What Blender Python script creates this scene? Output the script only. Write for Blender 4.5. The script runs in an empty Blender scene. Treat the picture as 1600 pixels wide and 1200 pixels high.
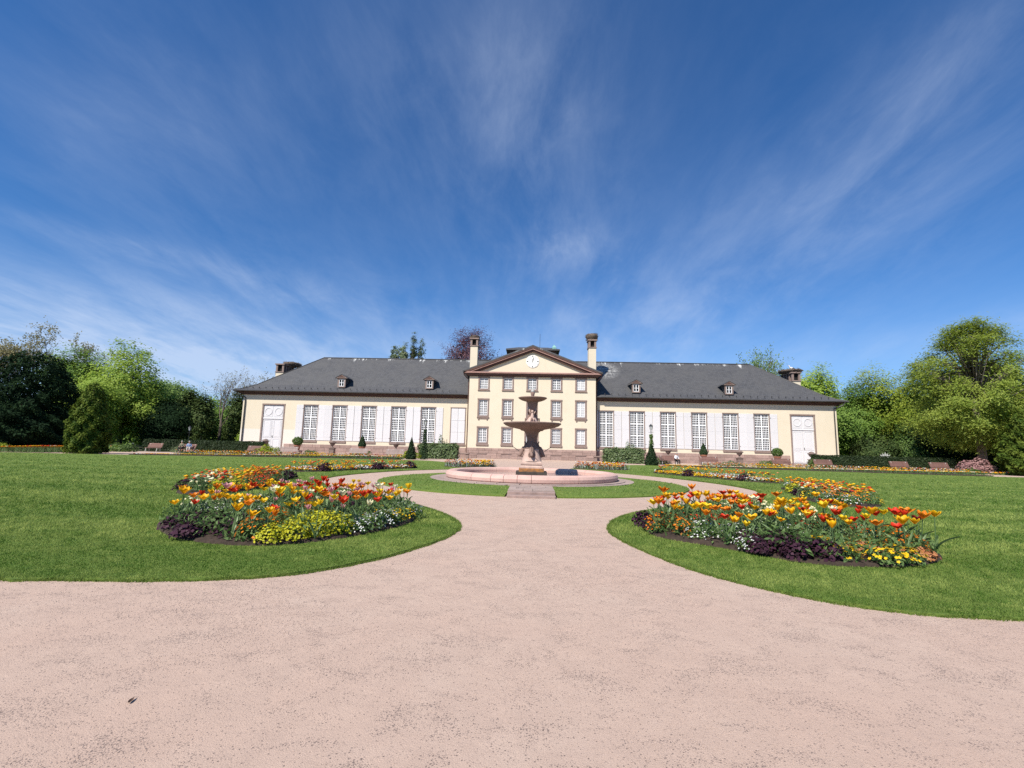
import bpy, math, random
import numpy as np
from mathutils import Matrix, Vector

S = bpy.context.scene
COL = S.collection
PI = math.pi
R = math.radians
rng = np.random.default_rng(7)
random.seed(7)

# ------------------------------------------------------------------ camera, sky, sun, exposure
F_PX, HORIZON, ROLL, EYE = 740.0, 699.5, 0.0237, 1.65
def make_camera():
    cam = bpy.data.cameras.new('camera')
    o = bpy.data.objects.new('camera', cam); COL.objects.link(o)
    cam.sensor_width = 36.0; cam.lens = F_PX / 1600 * 36
    cam.clip_start = 0.05; cam.clip_end = 3000
    p = math.atan((HORIZON - 600) / F_PX); yaw = math.atan(32 / F_PX); r = math.atan(ROLL)
    rz = Matrix.Rotation(yaw, 3, 'Z')
    f = rz @ Vector((0, math.cos(p), math.sin(p))); x0 = rz @ Vector((1, 0, 0)); u0 = x0.cross(f)
    x = math.cos(r) * x0 + math.sin(r) * u0; u = -math.sin(r) * x0 + math.cos(r) * u0
    m = Matrix((x, u, -f)).transposed().to_4x4(); m.translation = (0, 0, EYE)
    o.matrix_world = m
    S.camera = o
make_camera()

SUN_EL, SUN_AZ = R(48), R(33)          # azimuth: left of straight behind the viewer
def make_light():
    w = bpy.data.worlds.new('World'); S.world = w; w.use_nodes = True
    nt = w.node_tree; n = nt.nodes; l = nt.links
    bg = n['Background']
    sky = n.new('ShaderNodeTexSky'); sky.sky_type = 'NISHITA'; sky.sun_disc = False
    sky.sun_elevation = SUN_EL; sky.sun_rotation = PI + SUN_AZ
    sky.air_density = 1.0; sky.dust_density = 0.3; sky.ozone_density = 2.0
    # cirrus: streaks that run away from the viewer on a high flat layer
    tc = n.new('ShaderNodeTexCoord'); sep = n.new('ShaderNodeSeparateXYZ'); l.new(tc.outputs['Generated'], sep.inputs[0])
    def math_(op, a, b=None, c=None):
        m = n.new('ShaderNodeMath'); m.operation = op
        for i, v in enumerate((a, b, c)):
            if v is None: continue
            if isinstance(v, (int, float)): m.inputs[i].default_value = v
            else: l.new(v, m.inputs[i])
        return m.outputs[0]
    zz = math_('ADD', math_('MAXIMUM', sep.outputs['Z'], 0.0), 0.22)
    u = math_('DIVIDE', sep.outputs['X'], zz); v = math_('DIVIDE', sep.outputs['Y'], zz)
    cb0 = n.new('ShaderNodeCombineXYZ'); l.new(u, cb0.inputs[0]); l.new(v, cb0.inputs[1])
    wn = n.new('ShaderNodeTexNoise'); wn.inputs['Scale'].default_value = 0.7; wn.inputs['Detail'].default_value = 2; l.new(cb0.outputs[0], wn.inputs['Vector'])
    cb = n.new('ShaderNodeVectorMath'); cb.operation = 'MULTIPLY_ADD'; l.new(wn.outputs['Color'], cb.inputs[0]); cb.inputs[1].default_value = (0.30, 0.30, 0); l.new(cb0.outputs[0], cb.inputs[2])
    def layer(rot, sc, off, nscale, detail, dist, lo, hi, rough=0.6):
        mp = n.new('ShaderNodeMapping'); mp.inputs['Rotation'].default_value = (0, 0, rot)
        mp.inputs['Scale'].default_value = sc; mp.inputs['Location'].default_value = off
        l.new(cb.outputs[0], mp.inputs['Vector'])
        ns = n.new('ShaderNodeTexNoise'); ns.inputs['Scale'].default_value = nscale; ns.inputs['Detail'].default_value = detail
        ns.inputs['Roughness'].default_value = rough; ns.inputs['Distortion'].default_value = dist
        l.new(mp.outputs[0], ns.inputs['Vector'])
        mr = n.new('ShaderNodeMapRange'); mr.interpolation_type = 'SMOOTHSTEP'
        mr.inputs['From Min'].default_value = lo; mr.inputs['From Max'].default_value = hi
        l.new(ns.outputs['Fac'], mr.inputs['Value'])
        return mr.outputs[0]
    # banks of cirrus: each a soft patch of the sky, given by its bearing (p) and slope (q)
    yy = math_('MAXIMUM', sep.outputs['Y'], 0.08); p_ = math_('DIVIDE', sep.outputs['X'], yy); q_ = math_('DIVIDE', sep.outputs['Z'], yy)
    def bank(p0, q0, s1, s2, rot, w):
        c_, s_ = math.cos(rot), math.sin(rot); dp = math_('SUBTRACT', p_, p0); dq = math_('SUBTRACT', q_, q0)
        a1 = math_('DIVIDE', math_('ADD', math_('MULTIPLY', dp, c_), math_('MULTIPLY', dq, s_)), s1); a2 = math_('DIVIDE', math_('SUBTRACT', math_('MULTIPLY', dq, c_), math_('MULTIPLY', dp, s_)), s2)
        e = math_('EXPONENT', math_('MULTIPLY', math_('ADD', math_('MULTIPLY', a1, a1), math_('MULTIPLY', a2, a2)), -1.0)); return math_('MULTIPLY', e, w)
    banks = [bank(0.02, 0.70, 0.18, 0.50, 0.10, 0.52), bank(0.05, 0.43, 0.10, 0.05, 0.2, 0.8), bank(0.62, 0.50, 0.55, 0.18, 0.55, 0.62), bank(0.20, 0.24, 0.22, 0.10, 0.3, 0.55), bank(-0.95, 0.18, 0.85, 0.14, -0.16, 2.2), bank(-0.95, 0.44, 0.55, 0.03, -0.24, 0.55),
             bank(-0.25, 0.85, 0.30, 0.35, 0.0, 0.35), bank(-0.95, 0.75, 0.4, 0.3, -0.5, 0.35), bank(1.0, 0.28, 0.5, 0.035, 0.18, 0.5), bank(0.95, 0.9, 0.4, 0.12, 0.7, 0.5), bank(-0.45, 0.30, 0.35, 0.10, -0.2, 0.4)]
    M = banks[0]
    for b_ in banks[1:]: M = math_('ADD', M, b_)
    M = math_('ADD', M, 0.10)
    fib = layer(0.10, (2.0, 0.62, 1), (0.4, 5.2, 0), 2.0, 10, 0.35, 0.28, 0.80, 0.62)
    fin = layer(-0.25, (3.0, 1.4, 1), (7.4, 2.2, 0), 2.6, 10, 0.3, 0.34, 0.80, 0.68)
    sof = layer(0.0, (0.9, 0.8, 1), (2.1, 0.3, 0), 1.3, 5, 0.2, 0.25, 0.75)
    tx = math_('ADD', math_('MULTIPLY', fib, 0.55), math_('ADD', math_('MULTIPLY', fin, 0.35), math_('MULTIPLY', sof, 0.22)))
    # the air itself pales toward the horizon all the way round
    low = n.new('ShaderNodeMapRange'); low.interpolation_type = 'SMOOTHSTEP'; l.new(sep.outputs['Z'], low.inputs['Value']); low.inputs['From Min'].default_value = 0.36; low.inputs['From Max'].default_value = 0.0; low.inputs['To Max'].default_value = 0.34
    a = math_('MINIMUM', math_('ADD', math_('MULTIPLY', math_('MULTIPLY', M, tx), 0.43), low.outputs[0]), 0.70)
    tint = n.new('ShaderNodeMix'); tint.data_type = 'RGBA'; tint.blend_type = 'MULTIPLY'; tint.inputs[0].default_value = 1
    tint.inputs[7].default_value = (0.28, 0.68, 1.10, 1)
    l.new(sky.outputs[0], tint.inputs[6])
    mx = n.new('ShaderNodeMix'); mx.data_type = 'RGBA'
    l.new(a, mx.inputs[0]); l.new(tint.outputs[2], mx.inputs[6]); mx.inputs[7].default_value = (5.6, 6.5, 8.2, 1)
    l.new(mx.outputs[2], bg.inputs['Color']); bg.inputs['Strength'].default_value = 0.085
    sd = bpy.data.lights.new('sun', 'SUN'); sd.energy = 5.0; sd.angle = R(0.53); sd.color = (1.0, 0.94, 0.84)
    so = bpy.data.objects.new('sun', sd); COL.objects.link(so)
    d = Vector((-math.sin(SUN_AZ) * math.cos(SUN_EL), -math.cos(SUN_AZ) * math.cos(SUN_EL), math.sin(SUN_EL)))
    so.rotation_euler = d.to_track_quat('Z', 'Y').to_euler(); so.location = (-30, -40, 60)
make_light()
vs = S.view_settings
vs.view_transform = 'Standard'; vs.look = 'None'; vs.gamma = 1.0; vs.exposure = 0.50; vs.use_curve_mapping = False
S.render.engine = 'CYCLES'
try:
    S.cycles.use_denoising = False; S.cycles.max_bounces = 6; S.cycles.diffuse_bounces = 3
    S.cycles.transparent_max_bounces = 8; S.cycles.caustics_reflective = False; S.cycles.caustics_refractive = False
except Exception: pass

# ------------------------------------------------------------------ materials
MATS = {}
def nodes_of(name):
    m = bpy.data.materials.new(name); m.use_nodes = True
    return m, m.node_tree.nodes, m.node_tree.links, m.node_tree.nodes['Principled BSDF']
def mix_rgb(n, l, fac, a, b, mode='MIX'):
    m = n.new('ShaderNodeMix'); m.data_type = 'RGBA'; m.blend_type = mode
    for sock, v in ((0, fac), (6, a), (7, b)):
        if isinstance(v, (int, float)): m.inputs[sock].default_value = v
        elif isinstance(v, tuple): m.inputs[sock].default_value = (*v[:3], 1)
        else: l.new(v, m.inputs[sock])
    return m.outputs[2]
def noise(n, l, scale, detail=4, rough=0.6, dist=0.0, vec=None, sc3=None, coord='Object'):
    if vec is None:
        tc = n.new('ShaderNodeTexCoord'); vec = tc.outputs[coord]
    if sc3:
        mp = n.new('ShaderNodeMapping'); mp.inputs['Scale'].default_value = sc3; l.new(vec, mp.inputs[0]); vec = mp.outputs[0]
    t = n.new('ShaderNodeTexNoise'); t.inputs['Scale'].default_value = scale; t.inputs['Detail'].default_value = detail
    t.inputs['Roughness'].default_value = rough; t.inputs['Distortion'].default_value = dist
    l.new(vec, t.inputs['Vector']); return t.outputs['Fac']
def remap(n, l, v, a, b, c=0.0, d=1.0):
    m = n.new('ShaderNodeMapRange'); m.inputs[1].default_value = a; m.inputs[2].default_value = b
    m.inputs[3].default_value = c; m.inputs[4].default_value = d; l.new(v, m.inputs[0]); return m.outputs[0]
def bump(n, l, p, h, strength, dist):
    b = n.new('ShaderNodeBump'); b.inputs['Strength'].default_value = strength; b.inputs['Distance'].default_value = dist
    l.new(h, b.inputs['Height']); l.new(b.outputs[0], p.inputs['Normal']); return b
def mat(name, c1, c2=None, rough=0.8, scale=3.0, detail=5, lo=0.35, hi=0.65, bs=0.0, bscale=20, bdist=0.01, spec=0.3, metal=0.0, rnd=0.0):
    """two-tone weathered surface with optional fine relief and per-object variation"""
    m, n, l, p = nodes_of(name)
    c2 = c2 or tuple(v * 0.8 for v in c1)
    f = remap(n, l, noise(n, l, scale, detail), lo, hi)
    c = mix_rgb(n, l, f, c1, c2)
    if rnd:
        oi = n.new('ShaderNodeObjectInfo'); hsv = n.new('ShaderNodeHueSaturation')
        l.new(remap(n, l, oi.outputs['Random'], 0, 1, 1 - rnd, 1 + rnd), hsv.inputs['Value']); l.new(c, hsv.inputs['Color']); c = hsv.outputs[0]
    l.new(c, p.inputs['Base Color']); p.inputs['Roughness'].default_value = rough
    p.inputs['Specular IOR Level'].default_value = spec; p.inputs['Metallic'].default_value = metal
    if bs: bump(n, l, p, noise(n, l, bscale, 4), bs, bdist)
    MATS[name] = m; return m
def leaf_mat(name, c1, c2, trans=0.3, rough=0.6, rnd=0.0, spec=0.25):
    """leaf: colour varies leaf by leaf (attribute var), some light passes through"""
    m, n, l, p = nodes_of(name)
    at = n.new('ShaderNodeAttribute'); at.attribute_name = 'var'
    c = mix_rgb(n, l, at.outputs['Fac'], c1, c2)
    if rnd:
        oi = n.new('ShaderNodeObjectInfo'); hsv = n.new('ShaderNodeHueSaturation')
        l.new(remap(n, l, oi.outputs['Random'], 0, 1, 1 - rnd, 1 + rnd), hsv.inputs['Value']); l.new(c, hsv.inputs['Color']); c = hsv.outputs[0]
    l.new(c, p.inputs['Base Color']); p.inputs['Roughness'].default_value = rough; p.inputs['Specular IOR Level'].default_value = spec
    tr = n.new('ShaderNodeBsdfTranslucent'); l.new(c, tr.inputs['Color'])
    ms = n.new('ShaderNodeMixShader'); ms.inputs[0].default_value = trans
    l.new(p.outputs[0], ms.inputs[1]); l.new(tr.outputs[0], ms.inputs[2]); l.new(ms.outputs[0], n['Material Output'].inputs['Surface'])
    MATS[name] = m; return m

def gravel_mat():
    m, n, l, p = nodes_of('gravel')
    tc = n.new('ShaderNodeTexCoord'); V = tc.outputs['Object']
    base = mix_rgb(n, l, remap(n, l, noise(n, l, 0.5, 5, 0.6, 0.4, V), 0.3, 0.7), (0.475, 0.342, 0.272), (0.485, 0.37, 0.30))
    base = mix_rgb(n, l, remap(n, l, noise(n, l, 3.0, 5, 0.7, 0.3, V), 0.38, 0.72), base, (0.435, 0.32, 0.258))
    # loose grit gathers in streaky patches
    patch = remap(n, l, noise(n, l, 2.6, 8, 0.70, 0.5, V, (0.75, 1.2, 1)), 0.50, 0.66)
    # single grains: a random share of voronoi cells, larger where the grit lies thick
    def grains(scale, size, share):
        vo = n.new('ShaderNodeTexVoronoi'); vo.inputs['Scale'].default_value = scale; l.new(V, vo.inputs['Vector'])
        d = remap(n, l, vo.outputs['Distance'], size, size * .6); sc_ = n.new('ShaderNodeSeparateColor'); l.new(vo.outputs['Color'], sc_.inputs[0])
        lt = n.new('ShaderNodeMath'); lt.operation = 'LESS_THAN'; l.new(sc_.outputs[0], lt.inputs[0]); l.new(share, lt.inputs[1])
        m_ = n.new('ShaderNodeMath'); m_.operation = 'MULTIPLY'; l.new(d, m_.inputs[0]); l.new(lt.outputs[0], m_.inputs[1]); return m_.outputs[0]
    share = remap(n, l, patch, 0, 1, 0.06, 0.85)
    c = mix_rgb(n, l, grains(62, .42, share), base, (0.17, 0.128, 0.112)); c = mix_rgb(n, l, grains(105, .48, share), c, (0.205, 0.155, 0.135))
    sp = remap(n, l, noise(n, l, 170, 2, 0.8, 0, V), 0.57, 0.66, 0, 0.6)
    c = mix_rgb(n, l, sp, c, (0.19, 0.14, 0.12))
    hi = remap(n, l, noise(n, l, 120, 2, 0.8, 0, V, (1.1, 0.9, 1)), 0.62, 0.74, 0, 0.35)
    c = mix_rgb(n, l, hi, c, (0.58, 0.47, 0.41))
    l.new(c, p.inputs['Base Color']); p.inputs['Roughness'].default_value = 0.95; p.inputs['Specular IOR Level'].default_value = 0.15
    h1 = noise(n, l, 110, 4, 0.75, 0.2, V); h2 = noise(n, l, 5, 5, 0.65, 0.5, V)
    ad = n.new('ShaderNodeMath'); ad.operation = 'MULTIPLY_ADD'; l.new(h2, ad.inputs[0]); ad.inputs[1].default_value = 1.6; l.new(h1, ad.inputs[2])
    bump(n, l, p, ad.outputs[0], 0.5, 0.018)
    MATS['gravel'] = m
gravel_mat()
def lawn_mat():
    m, n, l, p = nodes_of('lawn')
    tc = n.new('ShaderNodeTexCoord'); V = tc.outputs['Object']
    c = mix_rgb(n, l, remap(n, l, noise(n, l, 0.35, 5, 0.6, 0.5, V), 0.3, 0.7), (0.108, 0.178, 0.030), (0.145, 0.215, 0.040))
    c = mix_rgb(n, l, remap(n, l, noise(n, l, 1.6, 6, 0.7, 1.0, V, (0.35, 1.6, 1)), 0.40, 0.70), c, (0.185, 0.225, 0.048))
    c = mix_rgb(n, l, remap(n, l, noise(n, l, 0.9, 6, 0.7, 0.8, V, (0.3, 1.3, 1)), 0.52, 0.74, 0, 0.8), c, (0.058, 0.108, 0.017))
    c = mix_rgb(n, l, remap(n, l, noise(n, l, 28, 4, 0.75, 0, V, (0.6, 1.2, 1)), 0.38, 0.7), c, (0.072, 0.122, 0.018))
    c = mix_rgb(n, l, remap(n, l, noise(n, l, 0.8, 4, 0.65, 0.6, V), 0.60, 0.78, 0, 0.35), c, (0.15, 0.155, 0.050))
    l.new(c, p.inputs['Base Color']); p.inputs['Roughness'].default_value = 0.85; p.inputs['Specular IOR Level'].default_value = 0.2
    bump(n, l, p, noise(n, l, 22, 5, 0.75, 0.2, V, (0.7, 1.2, 1)), 0.7, 0.05)
    MATS['lawn'] = m
lawn_mat()
def wall_mat():
    m, n, l, p = nodes_of('cream_render')
    tc = n.new('ShaderNodeTexCoord'); V = tc.outputs['Object']
    c = mix_rgb(n, l, remap(n, l, noise(n, l, 0.5, 6, 0.65, 0, V), 0.35, 0.7), (0.66, 0.58, 0.45), (0.63, 0.55, 0.42))
    c = mix_rgb(n, l, remap(n, l, noise(n, l, 1.2, 5, 0.7, 0, V, (1.5, 1.5, 0.25)), 0.5, 0.8, 0, 0.5), c, (0.59, 0.505, 0.38))
    # fresh white undercoat low on the far left bay (a patch of other paint)
    sep = n.new('ShaderNodeSeparateXYZ'); l.new(V, sep.inputs[0])
    def st(s, a, b): return remap(n, l, sep.outputs[s], a, b)
    mx = n.new('ShaderNodeMath'); mx.operation = 'MULTIPLY'; l.new(st('X', -34.6, -34.7), mx.inputs[0]); l.new(st('Z', 3.62, 3.58), mx.inputs[1])
    c = mix_rgb(n, l, mx.outputs[0], c, (0.69, 0.63, 0.55))
    l.new(c, p.inputs['Base Color']); p.inputs['Roughness'].default_value = 0.9; p.inputs['Specular IOR Level'].default_value = 0.15
    bump(n, l, p, noise(n, l, 25, 4, 0.6, 0, V), 0.15, 0.01)
    MATS['cream'] = m
wall_mat()
def slate_mat():
    m, n, l, p = nodes_of('slate')
    tc = n.new('ShaderNodeTexCoord'); V = tc.outputs['Object']
    sep = n.new('ShaderNodeSeparateXYZ'); l.new(V, sep.inputs[0])
    cb = n.new('ShaderNodeCombineXYZ'); l.new(sep.outputs['X'], cb.inputs[0]); l.new(sep.outputs['Z'], cb.inputs[1])
    br = n.new('ShaderNodeTexBrick'); l.new(cb.outputs[0], br.inputs['Vector']); br.inputs['Scale'].default_value = 1.0
    br.inputs['Brick Width'].default_value = 0.30; br.inputs['Row Height'].default_value = 0.17; br.inputs['Mortar Size'].default_value = 0.012
    br.inputs['Color1'].default_value = (0.060, 0.060, 0.064, 1); br.inputs['Color2'].default_value = (0.092, 0.092, 0.096, 1); br.inputs['Mortar'].default_value = (0.02, 0.02, 0.022, 1)
    c = mix_rgb(n, l, remap(n, l, noise(n, l, 0.45, 6, 0.7, 0.3, V), 0.35, 0.75), br.outputs['Color'], (0.085, 0.083, 0.082))
    c = mix_rgb(n, l, remap(n, l, noise(n, l, 1.4, 6, 0.75, 0.2, V), 0.60, 0.80, 0, 0.5), c, (0.10, 0.10, 0.095))
    # bird lime: streaks that run down from the ridge, and one big splash beside the right chimney
    top = remap(n, l, sep.outputs['Z'], 14.2, 16.2)
    st = noise(n, l, 1.0, 9, 0.80, 0, V, (0.75, 0.06, 0.06))
    ad = n.new('ShaderNodeMath'); ad.operation = 'MULTIPLY_ADD'; l.new(top, ad.inputs[0]); ad.inputs[1].default_value = 0.26; l.new(st, ad.inputs[2])
    lime = remap(n, l, ad.outputs[0], 0.79, 0.85, 0, 0.8)
    lm = n.new('ShaderNodeMath'); lm.operation = 'MULTIPLY'; l.new(lime, lm.inputs[0]); l.new(remap(n, l, sep.outputs['Z'], 16.5, 16.4), lm.inputs[1]); lime = lm.outputs[0]
    vm = n.new('ShaderNodeVectorMath'); vm.operation = 'DISTANCE'; l.new(V, vm.inputs[0]); vm.inputs[1].default_value = (11.6, 6.06, 14.6)
    sp = n.new('ShaderNodeMath'); sp.operation = 'MULTIPLY'; l.new(remap(n, l, vm.outputs['Value'], 2.9, 0.4), sp.inputs[0])
    l.new(remap(n, l, noise(n, l, 2.6, 7, 0.8, 0.6, V), 0.44, 0.62), sp.inputs[1])
    c = mix_rgb(n, l, lime, c, (0.62, 0.62, 0.60)); c = mix_rgb(n, l, sp.outputs[0], c, (0.55, 0.55, 0.53))
    l.new(c, p.inputs['Base Color']); p.inputs['Roughness'].default_value = 0.62; p.inputs['Specular IOR Level'].default_value = 0.35
    bump(n, l, p, br.outputs['Fac'], 0.35, -0.02)
    MATS['slate'] = m
slate_mat()
def basin_mat():
    m, n, l, p = nodes_of('pink_sandstone_rim')
    tc = n.new('ShaderNodeTexCoord'); V = tc.outputs['Object']
    c = mix_rgb(n, l, remap(n, l, noise(n, l, 1.3, 6, 0.65, 0.2, V), 0.35, 0.7), (0.58, 0.385, 0.325), (0.49, 0.305, 0.26))
    c = mix_rgb(n, l, remap(n, l, noise(n, l, 9, 6, 0.75, 0, V), 0.55, 0.75, 0, 0.6), c, (0.37, 0.24, 0.21))
    c = mix_rgb(n, l, remap(n, l, noise(n, l, 3.5, 6, 0.7, 0, V), 0.60, 0.74, 0, 0.6), c, (0.55, 0.42, 0.38))
    l.new(c, p.inputs['Base Color']); p.inputs['Roughness'].default_value = 0.8
    bump(n, l, p, noise(n, l, 14, 6, 0.7, 0, V), 0.4, 0.03)
    MATS['rim'] = m
basin_mat()
def glass_mat(name, c):
    m, n, l, p = nodes_of(name)
    l.new(mix_rgb(n, l, remap(n, l, noise(n, l, 1.1, 3), 0.35, 0.65), c, tuple(v * 0.6 for v in c)), p.inputs['Base Color'])
    p.inputs['Roughness'].default_value = 0.08; p.inputs['Specular IOR Level'].default_value = 0.12
    bump(n, l, p, noise(n, l, 2.5, 2), 0.05, 0.02)
    MATS[name] = m
glass_mat('glass', (0.010, 0.011, 0.013)); glass_mat('blind_glass', (0.42, 0.42, 0.42))
def water_mat():
    m, n, l, p = nodes_of('water')
    l.new(mix_rgb(n, l, remap(n, l, noise(n, l, 0.9, 5), 0.35, 0.65), (0.42, 0.31, 0.265), (0.31, 0.235, 0.20)), p.inputs['Base Color'])
    p.inputs['Roughness'].default_value = 0.14; p.inputs['Specular IOR Level'].default_value = 0.2
    bump(n, l, p, noise(n, l, 6, 4, 0.6, 0.4), 0.12, 0.03)
    MATS['water'] = m
water_mat()
mat('stone', (0.34, 0.24, 0.205), (0.26, 0.18, 0.155), 0.85, 2.5, 6, 0.35, 0.7, 0.3, 18, 0.02, rnd=0.16)
mat('trim', (0.27, 0.20, 0.172), (0.20, 0.145, 0.125), 0.8, 3, 5, bs=0.15, bscale=25)
mat('brown', (0.115, 0.062, 0.048), (0.085, 0.046, 0.037), 0.7, 2.0, 5)
mat('rose', (0.36, 0.215, 0.18), (0.29, 0.17, 0.145), 0.75, 2.0, 5)
mat('white', (0.64, 0.625, 0.63), (0.60, 0.585, 0.59), 0.55, 1.0, 4, 0.3, 0.8)
mat('shutter', (0.62, 0.605, 0.61), (0.59, 0.575, 0.58), 0.6, 0.8, 5, 0.3, 0.8, rnd=0.04)
mat('sash', (0.82, 0.82, 0.82), (0.76, 0.76, 0.77), 0.5, 2.0)
mat('zinc', (0.055, 0.052, 0.05), (0.035, 0.033, 0.032), 0.5, 2.0, spec=0.5)
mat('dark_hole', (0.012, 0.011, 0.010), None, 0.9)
mat('copper', (0.22, 0.42, 0.38), (0.16, 0.32, 0.30), 0.6)
mat('clock_face', (0.80, 0.79, 0.75), (0.76, 0.75, 0.71), 0.5)
mat('black_paint', (0.02, 0.02, 0.022), None, 0.45, spec=0.5)
mat('nest', (0.16, 0.125, 0.10), (0.07, 0.055, 0.045), 0.95, 6, 6, bs=0.6, bscale=12, bdist=0.1)
mat('fountain_stone', (0.50, 0.37, 0.31), (0.36, 0.25, 0.21), 0.8, 2.8, 6, 0.35, 0.7, 0.35, 22, 0.02)
mat('fountain_brown', (0.25, 0.165, 0.135), (0.155, 0.105, 0.088), 0.75, 3.0, 6, 0.35, 0.7, 0.4, 16, 0.03)
mat('algae_block', (0.075, 0.06, 0.05), (0.03, 0.027, 0.022), 0.7, 4, 6, bs=0.3)
mat('rust', (0.40, 0.17, 0.05), (0.16, 0.09, 0.05), 0.8, 6)
mat('paving', (0.36, 0.275, 0.24), (0.27, 0.21, 0.18), 0.9, 3.0, 7, 0.35, 0.7, 0.3, 30, 0.01, rnd=0.08)
mat('step_stone', (0.33, 0.235, 0.205), (0.22, 0.16, 0.14), 0.9, 5.0, 7, 0.35, 0.7, 0.3, 30, 0.01, rnd=0.08)
mat('soil', (0.055, 0.038, 0.028), (0.03, 0.02, 0.015), 0.95, 9, 7, bs=0.8, bscale=25, bdist=0.04)
mat('bark', (0.10, 0.08, 0.065), (0.055, 0.045, 0.038), 0.9, 5, 6, bs=0.5, bscale=14, bdist=0.05)
mat('pale_bark', (0.21, 0.175, 0.145), (0.12, 0.10, 0.085), 0.9, 4, 6, bs=0.5, bscale=12, bdist=0.05)
mat('twig', (0.15, 0.115, 0.095), (0.10, 0.08, 0.07), 0.9)
mat('bench_wood', (0.20, 0.105, 0.085), (0.15, 0.08, 0.065), 0.7, 4, 5, rnd=0.12)
mat('bench_pale', (0.30, 0.225, 0.20), (0.24, 0.175, 0.155), 0.7, 4, 5, rnd=0.1)
mat('terracotta', (0.36, 0.155, 0.095), (0.28, 0.12, 0.075), 0.85, 5)
mat('urn_stone', (0.22, 0.155, 0.13), (0.13, 0.10, 0.085), 0.9, 6, 6, bs=0.3)
mat('iron', (0.035, 0.04, 0.04), (0.025, 0.028, 0.03), 0.5, 4, spec=0.5)
mat('lantern_glass', (0.55, 0.56, 0.55), (0.45, 0.46, 0.46), 0.25)
mat('pale_stone', (0.45, 0.45, 0.42), (0.33, 0.33, 0.31), 0.85, 5)
mat('skin', (0.50, 0.30, 0.22), (0.46, 0.27, 0.20), 0.6)
mat('hair_grey', (0.35, 0.33, 0.31), (0.25, 0.24, 0.23), 0.8)
mat('jacket_olive', (0.20, 0.19, 0.13), (0.15, 0.145, 0.10), 0.9)
mat('trousers_dark', (0.03, 0.028, 0.03), None, 0.9)
mat('shirt_blue', (0.24, 0.33, 0.50), (0.20, 0.28, 0.44), 0.9)
mat('trousers_pale', (0.50, 0.46, 0.42), None, 0.9)
mat('shirt_white', (0.72, 0.73, 0.76), None, 0.9)
mat('rubber', (0.02, 0.02, 0.02), None, 0.8)
mat('dry_leaf', (0.055, 0.03, 0.022), (0.09, 0.055, 0.04), 0.7, 30)
mat('feather_white', (0.75, 0.74, 0.71), None, 0.9)
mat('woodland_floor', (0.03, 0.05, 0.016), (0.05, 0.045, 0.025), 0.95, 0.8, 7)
mat('beak_red', (0.45, 0.08, 0.03), None, 0.6)
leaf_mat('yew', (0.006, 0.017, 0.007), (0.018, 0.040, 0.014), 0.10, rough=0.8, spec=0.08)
leaf_mat('thuja', (0.045, 0.085, 0.012), (0.15, 0.19, 0.028), 0.25, spec=0.1)
leaf_mat('maple', (0.17, 0.28, 0.035), (0.38, 0.48, 0.08), 0.45)
leaf_mat('broadleaf', (0.095, 0.185, 0.03), (0.22, 0.33, 0.06), 0.42)
leaf_mat('soft_green', (0.16, 0.26, 0.06), (0.26, 0.36, 0.10), 0.45)
leaf_mat('beech_green', (0.14, 0.22, 0.024), (0.33, 0.38, 0.048), 0.45)
leaf_mat('larch', (0.18, 0.26, 0.04), (0.37, 0.43, 0.08), 0.5)
leaf_mat('pale_leaf', (0.22, 0.21, 0.10), (0.36, 0.32, 0.17), 0.45)
leaf_mat('ivy', (0.032, 0.062, 0.018), (0.10, 0.135, 0.04), 0.25, spec=0.12)
leaf_mat('purple_beech', (0.075, 0.034, 0.048), (0.20, 0.10, 0.115), 0.35)
leaf_mat('grey_green', (0.13, 0.18, 0.085), (0.25, 0.29, 0.16), 0.4)
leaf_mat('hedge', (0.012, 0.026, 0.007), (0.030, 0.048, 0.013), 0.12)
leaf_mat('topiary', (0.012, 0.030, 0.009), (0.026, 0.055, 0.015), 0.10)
leaf_mat('laurel', (0.050, 0.095, 0.022), (0.20, 0.25, 0.12), 0.15, rough=0.45)
leaf_mat('lime', (0.17, 0.23, 0.014), (0.33, 0.38, 0.03), 0.25)
leaf_mat('pink_blossom', (0.30, 0.15, 0.15), (0.42, 0.26, 0.24), 0.25)
leaf_mat('shrub', (0.055, 0.115, 0.024), (0.13, 0.20, 0.045), 0.28)
leaf_mat('grass', (0.080, 0.160, 0.022), (0.35, 0.41, 0.11), 0.45, spec=0.12)
leaf_mat('tulip_leaf', (0.115, 0.19, 0.075), (0.22, 0.30, 0.14), 0.35, rough=0.45, rnd=0.2)
leaf_mat('herb', (0.065, 0.13, 0.032), (0.16, 0.24, 0.08), 0.38)
leaf_mat('heuchera', (0.018, 0.008, 0.012), (0.060, 0.022, 0.040), 0.12, rough=0.55, spec=0.12)
leaf_mat('lime_bed', (0.33, 0.34, 0.012), (0.56, 0.52, 0.03), 0.25)
leaf_mat('coral', (0.36, 0.14, 0.055), (0.48, 0.22, 0.10), 0.25)
leaf_mat('silver', (0.22, 0.26, 0.22), (0.42, 0.46, 0.42), 0.15)
FLOWER = {'yellow': ((0.80, 0.47, 0.008), (0.85, 0.60, 0.02)), 'gold': ((0.80, 0.31, 0.006), (0.88, 0.56, 0.012)), 'orange': ((0.62, 0.11, 0.008), (0.80, 0.30, 0.012)),
          'red': ((0.55, 0.020, 0.008), (0.64, 0.055, 0.014)), 'pink': ((0.66, 0.22, 0.24), (0.78, 0.46, 0.44)), 'cream': ((0.74, 0.68, 0.36), (0.82, 0.78, 0.56)),
          'white': ((0.74, 0.74, 0.72), (0.82, 0.82, 0.82)), 'crimson': ((0.20, 0.014, 0.016), (0.34, 0.03, 0.03)), 'apricot': ((0.62, 0.22, 0.07), (0.74, 0.42, 0.18))}
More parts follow.
